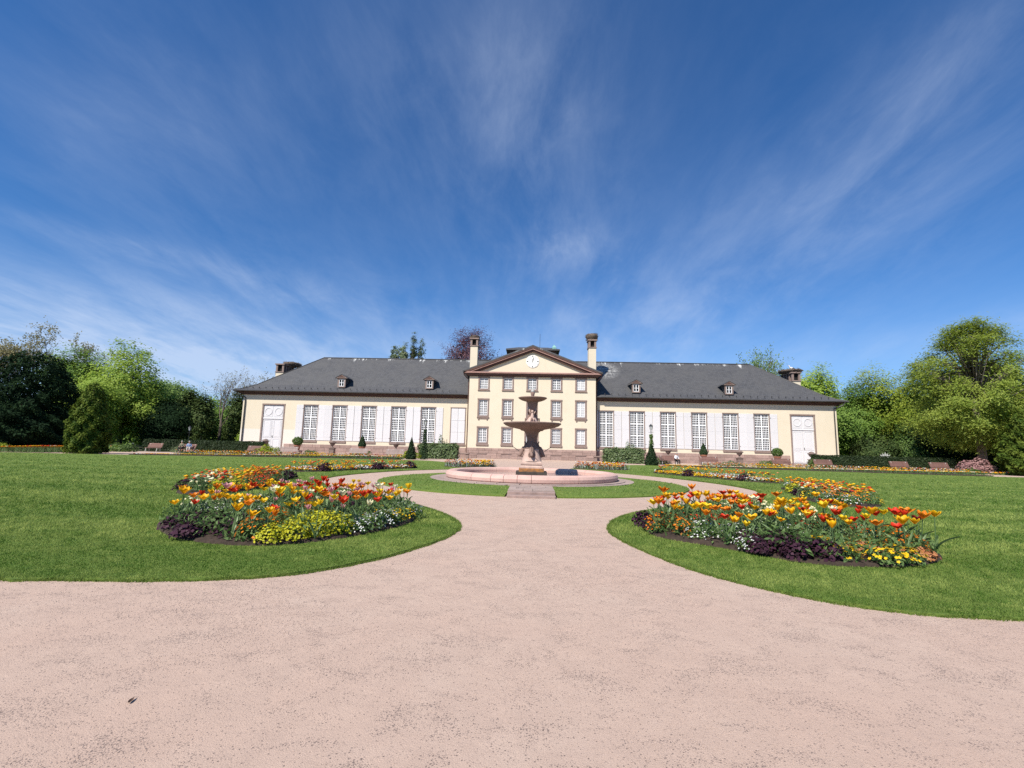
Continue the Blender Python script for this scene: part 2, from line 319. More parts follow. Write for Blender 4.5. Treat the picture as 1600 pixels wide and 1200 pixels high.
for k, (a, b) in FLOWER.items(): leaf_mat('petal_' + k, a, b, 0.30, rough=0.5)

# ------------------------------------------------------------------ mesh helpers
def tag(o, label=None, cat=None, group=None, kind=None):
    if label: o['label'] = label
    if cat: o['category'] = cat
    if group: o['group'] = group
    if kind: o['kind'] = kind
    return o
def empty(name, loc=(0, 0, 0), rz=0.0, parent=None):
    o = bpy.data.objects.new(name, None); COL.objects.link(o); o.location = loc; o.rotation_euler[2] = rz; o.empty_display_size = 0.2
    if parent: o.parent = parent
    return o
def link(name, me, parent=None, loc=(0, 0, 0), rz=0.0, sc=None):
    o = bpy.data.objects.new(name, me); COL.objects.link(o)
    if parent: o.parent = parent
    o.location = loc; o.rotation_euler[2] = rz
    if sc is not None: o.scale = sc if hasattr(sc, '__len__') else (sc, sc, sc)
    return o
def bulk(name, V, F, mats, var=None, mi=None, smooth=False):
    """mesh from arrays: V (n,3), F (m,3|4)"""
    me = bpy.data.meshes.new(name)
    V = np.ascontiguousarray(V, dtype=np.float32); F = np.ascontiguousarray(F, dtype=np.int32); k = F.shape[1]
    me.vertices.add(len(V)); me.vertices.foreach_set('co', V.ravel())
    me.loops.add(F.size); me.loops.foreach_set('vertex_index', F.ravel())
    me.polygons.add(len(F)); me.polygons.foreach_set('loop_start', np.arange(0, F.size, k, dtype=np.int32))
    if mi is not None: me.polygons.foreach_set('material_index', np.asarray(mi, dtype=np.int32))
    if smooth: me.polygons.foreach_set('use_smooth', np.ones(len(F), dtype=bool))
    me.update(calc_edges=True)
    if var is not None:
        a = me.attributes.new('var', 'FLOAT', 'FACE'); a.data.foreach_set('value', np.asarray(var, dtype=np.float32))
    for m in (mats if isinstance(mats, (list, tuple)) else [mats]): me.materials.append(MATS[m])
    return me
class MB:
    def __init__(s): s.v = []; s.f = []; s.m = []
    def add(s, vs_, fs, m=0):
        k = len(s.v); s.v += [tuple(v) for v in vs_]; s.f += [tuple(i + k for i in f) for f in fs]; s.m += [m] * len(fs); return s
    def box(s, x0, x1, y0, y1, z0, z1, m=0):
        return s.add([(x0, y0, z0), (x1, y0, z0), (x1, y1, z0), (x0, y1, z0), (x0, y0, z1), (x1, y0, z1), (x1, y1, z1), (x0, y1, z1)],
                     [(0, 3, 2, 1), (4, 5, 6, 7), (0, 1, 5, 4), (1, 2, 6, 5), (2, 3, 7, 6), (3, 0, 4, 7)], m)
    def bbox(s, x0, x1, y0, y1, z0, z1, b=0.02, m=0):
        """box with chamfered front edges (the face at y0)"""
        a = [(x0, y1, z0), (x1, y1, z0), (x1, y1, z1), (x0, y1, z1), (x0, y0 + b, z0), (x1, y0 + b, z0), (x1, y0 + b, z1), (x0, y0 + b, z1),
             (x0 + b, y0, z0 + b), (x1 - b, y0, z0 + b), (x1 - b, y0, z1 - b), (x0 + b, y0, z1 - b)]
        f = [(3, 2, 1, 0), (8, 9, 10, 11)]
        for i in range(4):
            j = (i + 1) % 4; f += [(i, j, j + 4, i + 4), (i + 4, j + 4, j + 8, i + 8)]
        return s.add(a, f, m)
    def bar(s, p, q, w, h=None, m=0, up=(0, 0, 1)):
        p = Vector(p); q = Vector(q); d = (q - p).normalized(); u = Vector(up)
        if abs(d.dot(u)) > 0.95: u = Vector((1, 0, 0))
        a = d.cross(u).normalized(); b = a.cross(d).normalized(); h = h or w; vs_ = []
        for c in (p, q):
            for i, j in ((-1, -1), (1, -1), (1, 1), (-1, 1)): vs_.append(c + a * (i * w / 2) + b * (j * h / 2))
        return s.add(vs_, [(0, 1, 2, 3), (7, 6, 5, 4), (0, 4, 5, 1), (1, 5, 6, 2), (2, 6, 7, 3), (3, 7, 4, 0)], m)
    def lathe(s, prof, n=16, c=(0, 0, 0), m=0, a0=0.0, a1=None, sx=1.0, sy=1.0, wob=None):
        full = a1 is None; a1 = a0 + 2 * PI if full else a1; cnt = n if full else n + 1; vs_ = []
        for (r, z) in prof:
            for i in range(cnt):
                a = a0 + (a1 - a0) * i / n; rr = r * (wob(a, z) if wob else 1)
                vs_.append((c[0] + rr * math.cos(a) * sx, c[1] + rr * math.sin(a) * sy, c[2] + z))
        fs = []
        for k in range(len(prof) - 1):
            for i in range(n):
                j = (i + 1) % cnt if full else i + 1
                fs.append((k * cnt + i, k * cnt + j, (k + 1) * cnt + j, (k + 1) * cnt + i))
        return s.add(vs_, fs, m)
    def tube(s, pts, rad, n=6, m=0, cap=True):
        pts = [Vector(p) for p in pts]; vs_ = []; fs = []; prev = None
        for i, p in enumerate(pts):
            d = (pts[min(i + 1, len(pts) - 1)] - pts[max(i - 1, 0)]).normalized()
            if prev is None: a = d.cross(Vector((0.3, 0.9, 0.2))); a = a if a.length > 1e-3 else d.cross(Vector((1, 0, 0)))
            else: a = prev - d * prev.dot(d)
            a.normalize(); prev = a; b = d.cross(a); r = rad[i] if hasattr(rad, '__len__') else rad
            for k in range(n): vs_.append(p + (a * math.cos(2 * PI * k / n) + b * math.sin(2 * PI * k / n)) * r)
        for i in range(len(pts) - 1):
            for k in range(n): fs.append((i * n + k, i * n + (k + 1) % n, (i + 1) * n + (k + 1) % n, (i + 1) * n + k))
        if cap: fs += [tuple(range(n - 1, -1, -1)), tuple((len(pts) - 1) * n + k for k in range(n))]
        return s.add(vs_, fs, m)
    def extrude(s, poly, axis, a, b, m=0):
        """polygon in the two other axes, extruded along axis from a to b"""
        def P(u, v, t): return (t, u, v) if axis == 'x' else ((u, t, v) if axis == 'y' else (u, v, t))
        n = len(poly); vs_ = [P(u, v, a) for u, v in poly] + [P(u, v, b) for u, v in poly]
        return s.add(vs_, [tuple(range(n)), tuple(range(2 * n - 1, n - 1, -1))] + [(i, i + n, (i + 1) % n + n, (i + 1) % n) for i in range(n)], m)
    def mesh(s, name, mats, smooth=False, off=(0, 0, 0)):
        me = bpy.data.meshes.new(name); me.from_pydata([(v[0] - off[0], v[1] - off[1], v[2] - off[2]) for v in s.v], [], s.f)
        for m in (mats if isinstance(mats, (list, tuple)) else [mats]): me.materials.append(MATS[m])
        me.polygons.foreach_set('material_index', s.m)
        if smooth: me.polygons.foreach_set('use_smooth', [True] * len(s.f))
        me.update(); fix_normals(me); return me
    def build(s, name, mats, parent=None, off=(0, 0, 0), smooth=False, loc=(0, 0, 0), rz=0.0):
        return link(name, s.mesh(name, mats, smooth, off), parent, loc, rz)
import bmesh
def fix_normals(me):
    b = bmesh.new(); b.from_mesh(me); bmesh.ops.recalc_face_normals(b, faces=b.faces); b.to_mesh(me); b.free()
def copy_tree(o, parent=None):
    c = o.copy(); COL.objects.link(c); c.parent = parent
    for ch in list(o.children): copy_tree(ch, c)
    return c
def inside(P, poly):
    x, y = P[:, 0], P[:, 1]; r = np.zeros(len(P), bool); n = len(poly); j = n - 1
    for i in range(n):
        xi, yi = poly[i]; xj, yj = poly[j]
        with np.errstate(divide='ignore', invalid='ignore'):
            c = ((yi > y) != (yj > y)) & (x < (xj - xi) * (y - yi) / (yj - yi + 1e-12) + xi)
        r ^= c; j = i
    return r
def smooth_poly(pts, it=2):
    for _ in range(it):
        q = []
        for i in range(len(pts)):
            a, b = pts[i], pts[(i + 1) % len(pts)]
            q += [(a[0] * .75 + b[0] * .25, a[1] * .75 + b[1] * .25), (a[0] * .25 + b[0] * .75, a[1] * .25 + b[1] * .75)]
        pts = q
    return pts
def scatter(poly, density, cap=None, gen=rng):
    P = np.array(poly); lo, hi = P.min(0), P.max(0); n = int(np.prod(hi - lo) * density)
    Q = gen.random((n, 2)) * (hi - lo) + lo; Q = Q[inside(Q, poly)]
    return Q if cap is None else Q[:cap]
def unit(n, gen=rng):
    v = gen.normal(size=(n, 3)); return v / np.linalg.norm(v, axis=1, keepdims=True)
def leaves(P, N, L, W, gen=rng, fold=0.0):
    """diamond leaves at P facing N, length L, width W (arrays or scalars)"""
    n = len(P); a = np.cross(N, unit(n, gen)); a /= np.linalg.norm(a, axis=1, keepdims=True) + 1e-9
    b = np.cross(N, a); L = np.broadcast_to(L, n)[:, None]; W = np.broadcast_to(W, n)[:, None]
    V = np.stack([P - a * L / 2, P + b * W / 2 + N * fold * W, P + a * L / 2, P - b * W / 2 + N * fold * W], 1).reshape(-1, 3)
    return V, np.arange(4 * n).reshape(-1, 4)
def crown(lobes, clumps, per, cr, L, W, gen, fill=0.35, outb=0.9, upb=0.35, squash=0.75, zmin=None, droop=0.0):
    """leaf clumps spread through ellipsoid lobes; returns V, F, var"""
    lob = np.array(lobes, float); wgt = (lob[:, 3] * lob[:, 4] * lob[:, 5]) ** (2 / 3); wgt /= wgt.sum()
    k = gen.choice(len(lob), clumps, p=wgt); d = unit(clumps, gen)
    rr = np.where(gen.random(clumps) < fill, gen.uniform(0.35, 0.8, clumps), gen.uniform(0.82, 1.08, clumps))
    C = lob[k, :3] + d * lob[k, 3:6] * rr[:, None]
    if zmin is not None: C = C[C[:, 2] > zmin]; 
    m = len(C); cs = gen.uniform(0.65, 1.35, m) * cr; cv = gen.random(m)
    idx = np.repeat(np.arange(m), per); off = gen.normal(size=(m * per, 3)) * 0.5
    off[:, 2] *= squash
    P = C[idx] + off * cs[idx][:, None]
    if droop: P[:, 2] -= droop * (off[:, 0] ** 2 + off[:, 1] ** 2) * cs[idx]
    cen = lob[:, :3].mean(0); o = P - cen; o /= np.linalg.norm(o, axis=1, keepdims=True) + 1e-9
    N = unit(len(P), gen) * 0.62 + o * outb * 1.25 + np.array([0, 0, upb * 1.3]); N /= np.linalg.norm(N, axis=1, keepdims=True)
    s = gen.uniform(0.7, 1.3, len(P)); V, F = leaves(P, N, L * s, W * s, gen)
    var = np.clip(cv[idx] * 0.7 + gen.random(len(P)) * 0.45 - 0.08, 0, 1)
    return V, F, var
def branches(mb, gen, p, d, length, r, depth, spread=0.6, n=5, up=0.15, tips=None, seg=3):
    pts = [Vector(p)]; d = Vector(d).normalized(); rad = [r]
    for i in range(seg):
        d = (d + Vector(gen.normal(size=3)) * 0.16 + Vector((0, 0, up * 0.3))).normalized()
        pts.append(pts[-1] + d * length / seg); rad.append(r * (1 - 0.45 * (i + 1) / seg))
    mb.tube(pts, rad, 5 if depth > 1 else 3, cap=False)
    if tips is not None and depth <= 1: tips += [pts[-1], pts[-2]]
    if depth == 0: return
    for k in range(n):
        t = gen.uniform(0.35, 1.0); i = min(int(t * seg), seg - 1); q = pts[i].lerp(pts[i + 1], t * seg - i)
        nd = (d + Vector(gen.normal(size=3)) * spread + Vector((0, 0, up))).normalized()
        branches(mb, gen, q, nd, length * gen.uniform(0.5, 0.72), rad[i] * 0.58, depth - 1, spread, n, up, tips, seg)

# ------------------------------------------------------------------ ground, lawns, terrace
FC = (0.03, 23.5)                      # centre of the fountain
g_ = MB(); g_.add([(-900, -300, 0), (900, -300, 0), (900, 1500, 0), (-900, 1500, 0)], [(0, 1, 2, 3)])
tag(g_.build('gravel_ground', 'gravel'), 'pink gravel ground of the garden paths', kind='structure')
LEFT_LAWN = [(-90, 5.2), (-20, 5.35), (-6.04, 5.43), (-5.39, 5.54), (-4.66, 5.58), (-3.97, 5.7), (-3.45, 5.85), (-3.0, 6.05), (-2.53, 6.5), (-2.12, 7.11), (-1.75, 7.98),
             (-1.48, 8.87), (-1.40, 9.93), (-1.61, 10.74), (-2.19, 11.97), (-3.43, 13.71), (-4.9, 15.4), (-7.2, 17.6), (-8.9, 19.9), (-9.7, 22.2), (-9.87, 24.6), (-9.2, 28.47),
             (-7.8, 31.6), (-5.84, 34.3), (-3.3, 35.6), (-2.7, 36.6), (-3.0, 38.4), (-5.2, 41.0), (-7.8, 46.5), (-9.3, 50.0), (-11.6, 52.6), (-15.3, 53.4), (-28.6, 50.2), (-40.7, 47.0), (-46.5, 46.0), (-90, 40)]
RIGHT_LAWN = [(90, 5.0), (20, 5.2), (5.13, 5.39), (4.49, 5.4), (3.91, 5.49), (3.41, 5.74), (2.91, 6.16), (2.38, 6.83), (2.02, 7.76), (1.74, 8.81), (1.61, 9.73), (1.67, 10.5), (2.02, 11.76),
              (2.99, 13.35), (4.99, 15.28), (7.2, 17.4), (8.8, 19.3), (9.96, 21.3), (10.15, 23.7), (9.9, 26.11), (8.9, 29.6), (7.62, 32.3), (5.9, 35.2), (3.6, 37.6), (3.0, 39.2), (3.6, 41.0), (6.6, 44.2),
              (9.2, 50.5), (11.4, 55.2), (14.0, 55.2), (18.5, 52.0), (30.6, 49.6), (40.0, 46.8), (46, 46.5), (90, 52)]
def lawn(name, poly, label):
    mb = MB(); poly = smooth_poly(poly, 1); q = []; r_ = random.Random(5)
    for i in range(len(poly)):
        a, b = poly[i], poly[(i + 1) % len(poly)]; d = math.hypot(b[0] - a[0], b[1] - a[1])
        k = max(1, int(d / .10)) if max(abs(a[0]), abs(b[0])) < 16 and min(a[1], b[1]) < 30 else 1
        for t in range(k):
            x, y = a[0] + (b[0] - a[0]) * t / k, a[1] + (b[1] - a[1]) * t / k; w = .012 * math.sin(x * 6 + y * 5) + .010 * math.sin(x * 15 - y * 13) + r_.gauss(0, .009)
            q.append((x - (b[1] - a[1]) / d * w, y + (b[0] - a[0]) / d * w) if k > 1 else (x, y))
    poly = q; n = len(poly)
    vs_ = [(x, y, 0.032) for x, y in poly] + [(x, y, -0.02) for x, y in poly]
    mb.add(vs_, [tuple(range(n))] + [(i, (i + 1) % n, (i + 1) % n + n, i + n) for i in range(n)])
    o = mb.build(name, 'lawn'); tag(o, label, kind='structure')
    return o
lawn('lawn', LEFT_LAWN, 'mown lawn left of the gravel path')
lawn('lawn', RIGHT_LAWN, 'mown lawn right of the gravel path')
# woodland floor behind the hedges
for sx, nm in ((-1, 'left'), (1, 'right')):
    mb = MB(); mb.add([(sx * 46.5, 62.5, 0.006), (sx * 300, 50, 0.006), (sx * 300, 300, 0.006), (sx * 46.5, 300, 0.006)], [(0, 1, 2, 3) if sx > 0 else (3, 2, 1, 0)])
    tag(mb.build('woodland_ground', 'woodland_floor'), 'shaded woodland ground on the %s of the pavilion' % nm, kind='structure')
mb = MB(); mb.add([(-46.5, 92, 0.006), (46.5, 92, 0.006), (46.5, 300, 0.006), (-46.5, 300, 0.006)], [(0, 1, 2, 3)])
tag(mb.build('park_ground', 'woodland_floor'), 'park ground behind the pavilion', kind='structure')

# terrace of grass round the fountain: highest at the basin, falling to the path
PADX = 0.82
def terrace():
    n = 96; rad = [4.85, 5.3, 5.8, 6.3, 6.8, 7.15, 7.22, 7.22]; zz = [0.19, 0.19, 0.175, 0.145, 0.10, 0.065, 0.045, -0.02]
    a_gap = math.asin(PADX / 6.6)
    a0 = -PI / 2 + a_gap; a1 = -PI / 2 - a_gap + 2 * PI
    V = []; Fq = []
    for r, z in zip(rad, zz):
        for i in range(n + 1):
            a = a0 + (a1 - a0) * i / n; x = FC[0] + r * math.cos(a); y = FC[1] + r * math.sin(a)
            if y < FC[1] and abs(x - FC[0]) < PADX: x = FC[0] + math.copysign(PADX, x - FC[0])
            V.append((x, y, z))
    for k in range(len(rad) - 1):
        for i in range(n): Fq.append((k * (n + 1) + i, k * (n + 1) + i + 1, (k + 1) * (n + 1) + i + 1, (k + 1) * (n + 1) + i))
    mb = MB(); mb.add(V, Fq)
    # turf sides along the stone pad
    for i in (0, n):
        for k in range(len(rad) - 1):
            p, q = V[k * (n + 1) + i], V[(k + 1) * (n + 1) + i]; mb.add([p, q, (q[0], q[1], -0.03), (p[0], p[1], -0.03)], [(0, 1, 2, 3)])
    tag(mb.build('lawn', 'lawn', smooth=False), 'round lawn terrace circling the fountain', kind='structure')
    pad = empty('paved_step', (FC[0], 17, 0)); tag(pad, 'pink stone pad with two shallow steps leading to the fountain', 'steps')
    off = (FC[0], 17, 0)
    for (y0, y1, z) in ((16.05, 16.42, 0.085), (16.42, 16.8, 0.17)):
        for k in range(1):
            xa = FC[0] - PADX + 0.006; m = MB(); m.bbox(xa, xa + 2 * PADX - 0.012, y0, y1 - 0.006, -0.05, z, 0.012); m.build('step', 'step_stone', pad, off)
    r_ = random.Random(3); y = 16.80
    for row in range(4):
        d = 0.66; x = FC[0] - PADX + 0.005; cuts = sorted(r_.uniform(-0.55, 0.55) for _ in range(2)); xs = [-PADX] + cuts + [PADX]
        for a, b in zip(xs, xs[1:]):
            m = MB(); m.box(FC[0] + a + 0.006, FC[0] + b - 0.006, y, y + d - 0.01, -0.02, 0.196 + r_.uniform(-.004, .004)); m.build('paving_slab', 'paving', pad, off)
        y += d
terrace()
def ring_kerb():
    root = empty('stone_kerb_ring', (FC[0], FC[1], 0)); tag(root, 'worn stone paving ring round the foot of the fountain basin', 'paving')
    n = 30
    for j, (r0, r1, z) in enumerate(((4.06, 4.46, 0.225), (4.47, 4.86, 0.20))):
        for i in range(n):
            a0 = 2 * PI * (i + 0.5 * j) / n + 0.004; a1 = 2 * PI * (i + 1 + 0.5 * j) / n - 0.004; am = (a0 + a1) / 2
            if j == 1 and abs(math.cos(am)) * r1 < PADX * 0.7 and math.sin(am) < 0: continue
            m = MB(); P = []
            for zz in (0.0, z):
                for r in (r0, r1):
                    for a in (a0, am, a1): P.append((r * math.cos(a), r * math.sin(a), zz))
            f = [(6, 7, 10, 9), (7, 8, 11, 10), (0, 1, 7, 6), (1, 2, 8, 7), (3, 4, 10, 9), (4, 5, 11, 10), (0, 3, 9, 6), (2, 5, 11, 8)]
            m.add(P, f); m.build('paving_slab', 'paving', root)
ring_kerb()

# ------------------------------------------------------------------ the pavilion
CY, WY = 70.0, 71.2                    # front planes of the central block and of the wings
OFF = (0, WY, 0)
pav = empty('pavilion', OFF)
tag(pav, 'long cream orangery pavilion with slate roof, white shutters and clock pediment', 'building')
def P_(mb, name, mats, parent=None, smooth=False, loc=None, label=None):
    """part of the pavilion built in world coordinates"""
    o = link(name, mb.mesh(name, mats, smooth, OFF), parent or pav)
    if label: o['label'] = label
    return o
WX = [11.1, 15.65, 20.2, 24.75, 29.3, 33.8]
WIN_Z0, WIN_Z1, WIN_W = 2.12, 7.5, 2.34
def wall_with_holes(x0, x1, z0, z1, y, th, holes):
    """front wall as boxes round rectangular openings (x0,x1,z0,z1)"""
    mb = MB(); xs = sorted({x0, x1} | {h[0] for h in holes} | {h[1] for h in holes})
    for a, b in zip(xs, xs[1:]):
        c = (a + b) / 2; hs = sorted([(h[2], h[3]) for h in holes if h[0] < c < h[1]]); z = z0
        for (p, q) in hs:
            if p > z: mb.box(a, b, y, y + th, z, p)
            z = q
        if z < z1: mb.box(a, b, y, y + th, z, z1)
    return mb
wing_holes = [(s * x - WIN_W / 2 + .12, s * x + WIN_W / 2 - .12, WIN_Z0, WIN_Z1 - .12) for s in (-1, 1) for x in WX]
door_holes = [(s * 39.68 - 1.58, s * 39.68 + 1.58, 0.35, 7.3) for s in (-1, 1)]
for s in (-1, 1):
    hs = [h for h in wing_holes + door_holes if (h[0] + h[1]) * s > 0]
    a, b = (9.4, 44.6) if s > 0 else (-44.6, -9.4)
    P_(wall_with_holes(a, b, 0.0, 9.2, WY, 0.5, hs), 'wall', 'cream')
    m = MB(); m.box(s * 44.6 - .25, s * 44.6 + .25, WY + .5, 86.9, 0, 9.2); P_(m, 'wall', 'cream')
m = MB(); m.box(-44.6, 44.6, 86.9, 87.3, 0, 9.2); P_(m, 'wall', 'cream')
cx = [-7.22, -3.61, 0.0, 3.61, 7.22]
cw = 0.62
c_holes = [(x - cw, x + cw, 10.32, 11.95) for x in cx] + [(x - cw, x + cw, 6.32, 8.6) for x in cx] + [(x - cw, x + cw, 2.35, 4.45) for x in cx if x != 0] + [(-0.8, 0.8, 0.45, 4.45)]
P_(wall_with_holes(-9.4, 9.4, 0, 12.5, CY, 0.45, c_holes), 'wall', 'cream', label='tall cream front wall of the central block')
for s in (-1, 1):
    m = MB(); m.box(s * 9.4 - (0 if s < 0 else .4), s * 9.4 + (.4 if s < 0 else 0), CY + .45, 79, 0, 12.5); P_(m, 'side_wall', 'cream')
m = MB(); m.extrude([(-9.3, 12.5), (9.3, 12.5), (0, 16.3)], 'y', CY + 0.02, CY + .4); P_(m, 'tympanum', 'cream')
# dark rooms behind the panes
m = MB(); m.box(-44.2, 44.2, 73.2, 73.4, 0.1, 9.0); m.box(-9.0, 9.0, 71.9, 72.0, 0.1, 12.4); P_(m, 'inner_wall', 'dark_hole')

# plinths: courses of sandstone blocks
def plinth(x0, x1, y, z0, z1, rows, length, seed, gaps=()):
    r_ = random.Random(seed); root = MB(); root.box(x0, x1, y + .05, y + .3, z0, z1 - .01); base = P_(root, 'plinth', 'step_stone')
    h = (z1 - z0) / rows
    for k in range(rows):
        x = x0 + (0 if k % 2 else -length / 2)
        while x < x1:
            w = length * r_.uniform(.75, 1.25); a, b = max(x, x0), min(x + w, x1); x += w
            for (ga, gb, gz0, gz1) in gaps:
                if z0 + k * h < gz1 and z0 + (k + 1) * h > gz0 and a < gb and b > ga:
                    if a < ga: 
                        m = MB(); m.bbox(a + .008, ga - .01, y - r_.uniform(.0, .012), y + .06, z0 + k * h + .008, z0 + (k + 1) * h - .008, .02); P_(m, 'stone_block', 'stone', base)
                    a = max(a, gb)
            if b - a > .1:
                m = MB(); m.bbox(a + .008, b - .008, y - r_.uniform(0, .012), y + .06, z0 + k * h + .008, z0 + (k + 1) * h - .008, .02); P_(m, 'stone_block', 'stone', base)
vents = [(x - .75, x + .75, .16, .72) for x in (-7.22, -3.61, 3.61, 7.22)]
plinth(-9.46, 9.46, CY - .10, 0, 1.52, 4, 1.25, 5, vents + [(-.95, .95, .4, 1.6)])
for s in (-1, 1):
    a, b = sorted((s * 9.5, s * 37.6)); plinth(a, b, WY - .10, 0, 1.46, 3, 1.7, 11 + s, ())
    a, b = sorted((s * 41.75, s * 44.68)); plinth(a, b, WY - .10, 0, 1.46, 3, 1.3, 15 + s, ())
for i, (a, b, c, d) in enumerate(vents):
    m = MB(); m.box(a + .06, b - .06, CY - .03, CY + .02, c + .05, d - .05); v = P_(m, 'cellar_panel', 'white' if i == 2 else 'rose')
    m = MB(); m.box(a, b, CY - .12, CY - .04, d - .06, d + .05); P_(m, 'lintel', 'trim', v)

# windows: stone surround > sash bars, panes, sill
def sash_mesh(w, h, nx, nz, frame, mull, bar, trans=()):
    """white timber bars of a window, w x h, two leaves of nx x nz panes, centre at x = 0, foot at z = 0"""
    m = MB(); W = w / 2
    m.box(-W, W, 0, .09, 0, frame); m.box(-W, W, 0, .09, h - frame, h)
    m.box(-W, -W + frame, 0, .09, frame, h - frame); m.box(W - frame, W, 0, .09, frame, h - frame)
    m.box(-mull / 2, mull / 2, -.01, .095, frame, h - frame)
    zs = [frame] + [v for t in trans for v in (t - mull * .42, t + mull * .42)] + [h - frame]
    for t in trans:
        for a, b in ((-W + frame, -mull / 2), (mull / 2, W - frame)): m.box(a, b, -.008, .09, t - mull * .42, t + mull * .42)
    for zi in range(0, len(zs), 2):
        z0, z1 = zs[zi], zs[zi + 1]
        for a, b in ((-W + frame, -mull / 2), (mull / 2, W - frame)):
            for i in range(1, nx): x = a + (b - a) * i / nx; m.box(x - bar / 2, x + bar / 2, .02, .07, z0, z1)
            for k in range(1, nz): z = z0 + (z1 - z0) * k / nz; m.box(a, b, .022, .068, z - bar / 2, z + bar / 2)
    return m
def surround_mesh(w, h, t, sill=0.0, d0=-.05, d1=.22, bottom=True):
    m = MB(); W = w / 2
    m.bbox(-W - t, -W, d0, d1, -(t if bottom else 0), h, .02); m.bbox(W, W + t, d0, d1, -(t if bottom else 0), h, .02)
    m.bbox(-W - t - .02, W + t + .02, d0 - .02, d1, h, h + t, .02)
    if bottom: m.bbox(-W, W, d0, d1, -t, 0, .02)
    return m
def sill_mesh(w, t, z, hh, corb=False):
    m = MB(); W = w / 2 + t + .05; m.bbox(-W, W, -.14, .02, z - hh, z, .03)
    if corb:
        m.bbox(-W + .12, W - .12, -.10, .02, z - hh - .16, z - hh, .03)
        for s in (-1, 1): m.bbox(s * (W - .28) - .09, s * (W - .28) + .09, -.11, .02, z - hh - .32, z - hh - .16, .03)
    return m
def window_kind(w, h, t, sash, sill):
    me = {'surround': surround_mesh(w, h, t).mesh('window', 'trim'), 'sash': sash.mesh('sash', 'sash'), 'sill': sill.mesh('sill', 'trim')}
    gl = MB(); gl.box(-w / 2 + .02, w / 2 - .02, .04, .05, .02, h - .02)
    me['pane'] = gl.mesh('pane', 'glass'); me['blind'] = gl.mesh('pane', 'blind_glass'); return me
def place_window(k, x, y, z, pane='pane'):
    o = link('window', k['surround'], pav, (x, y - WY, z))
    link('sash', k['sash'], o, (0, .10, 0)); link('pane', k[pane], o, (0, .10, 0)); link('sill', k['sill'], o)
    return o
tall = window_kind(WIN_W - .24, WIN_Z1 - .12 - WIN_Z0, .13, sash_mesh(WIN_W - .26, WIN_Z1 - .13 - WIN_Z0, 4, 5, .10, .19, .058, (1.72, 3.46)), sill_mesh(WIN_W - .24, .13, -.13, .24))
for s in (-1, 1):
    for i, x in enumerate(WX):
        if s < 0 and i == 0: continue
        place_window(tall, s * x, WY, WIN_Z0)
# the bay beside the block on the left is closed by its shutters
cb = link('window', tall['surround'], pav, (-11.1, 0, WIN_Z0)); cb['label'] = 'tall window with its white shutters closed'; link('sill', tall['sill'], cb)
for s in (-1, 1):
    m = MB(); W = (WIN_W - .26) / 2; a, b = sorted((s * .012, s * W)); m.bbox(a, b, -.02, .06, .02, 5.22, .015)
    for z in (1.72, 3.46): m.bbox(a + .02, b - .02, -.045, -.02, z - .045, z + .045, .01)
    m.build('closed_shutter', 'shutter', cb)
topk = window_kind(1.24, 1.63, .24, sash_mesh(1.22, 1.61, 3, 4, .09, .13, .06), sill_mesh(1.24, .24, -.22, .12))
midk = window_kind(1.24, 2.28, .24, sash_mesh(1.22, 2.26, 3, 6, .09, .13, .06), sill_mesh(1.24, .24, -.24, .14, True))
botk = window_kind(1.24, 2.10, .24, sash_mesh(1.22, 2.08, 3, 5, .09, .13, .06), sill_mesh(1.24, .24, -.24, .26))
for i, x in enumerate(cx):
    b = 'blind' if i == 4 else 'pane'
    place_window(topk, x, CY, 10.32, b); place_window(midk, x, CY, 6.32, b)
    if x: place_window(botk, x, CY, 2.35, b)
# garden door behind the fountain
dr = link('garden_door', surround_mesh(1.6, 4.0, .24, bottom=False).mesh('garden_door', 'trim'), pav, (0, CY - WY, .45))
link('sash', sash_mesh(1.58, 3.98, 3, 9, .14, .16, .06).mesh('sash', 'sash'), dr, (0, .10, 0))
m = MB(); m.box(-.78, .78, .14, .15, .02, 3.96); m.build('pane', 'glass', dr)
for k in range(3):
    m = MB(); m.bbox(-1.5 - .3 * k, 1.5 + .3 * k, -.75 - .3 * k, -.13 if k == 0 else -.45 - .3 * k, -.45, -.15 * k - .01, .02); m.build('door_step', 'step_stone', dr)

# open shutters: one leaf on each side of every tall window
def shutter_mesh():
    m = MB(); m.bbox(-.535, .535, -.07, -.02, 0, 5.36, .012)
    m.box(-.012, .012, -.0745, -.07, .05, 5.31)
    for z in (.55, 2.7, 4.8): m.box(-.50, .50, -.078, -.07, z - .05, z + .05)
    return m.mesh('shutter', 'shutter')
shm = shutter_mesh()
sh_small = MB().bbox(-.30, .30, -.07, -.02, 0, 5.36, .012).mesh('shutter', 'shutter')
hinge = MB(); hinge.box(-.05, .05, -.10, -.07, -.03, .03); hinge = hinge.mesh('hinge', 'iron')
for s in (-1, 1):
    for i, x in enumerate(WX):
        if s < 0 and i == 0: continue
        for side in (-1, 1):
            if s > 0 and i == 0 and side < 0: o = link('shutter', sh_small, pav, (9.62, 0, 2.06)); continue
            o = link('shutter', shm, pav, (s * x + side * (WIN_W / 2 + .545), 0, 2.06))
            for z in (.55, 4.8): link('hinge', hinge, o, (-side * .47, -.01, z))

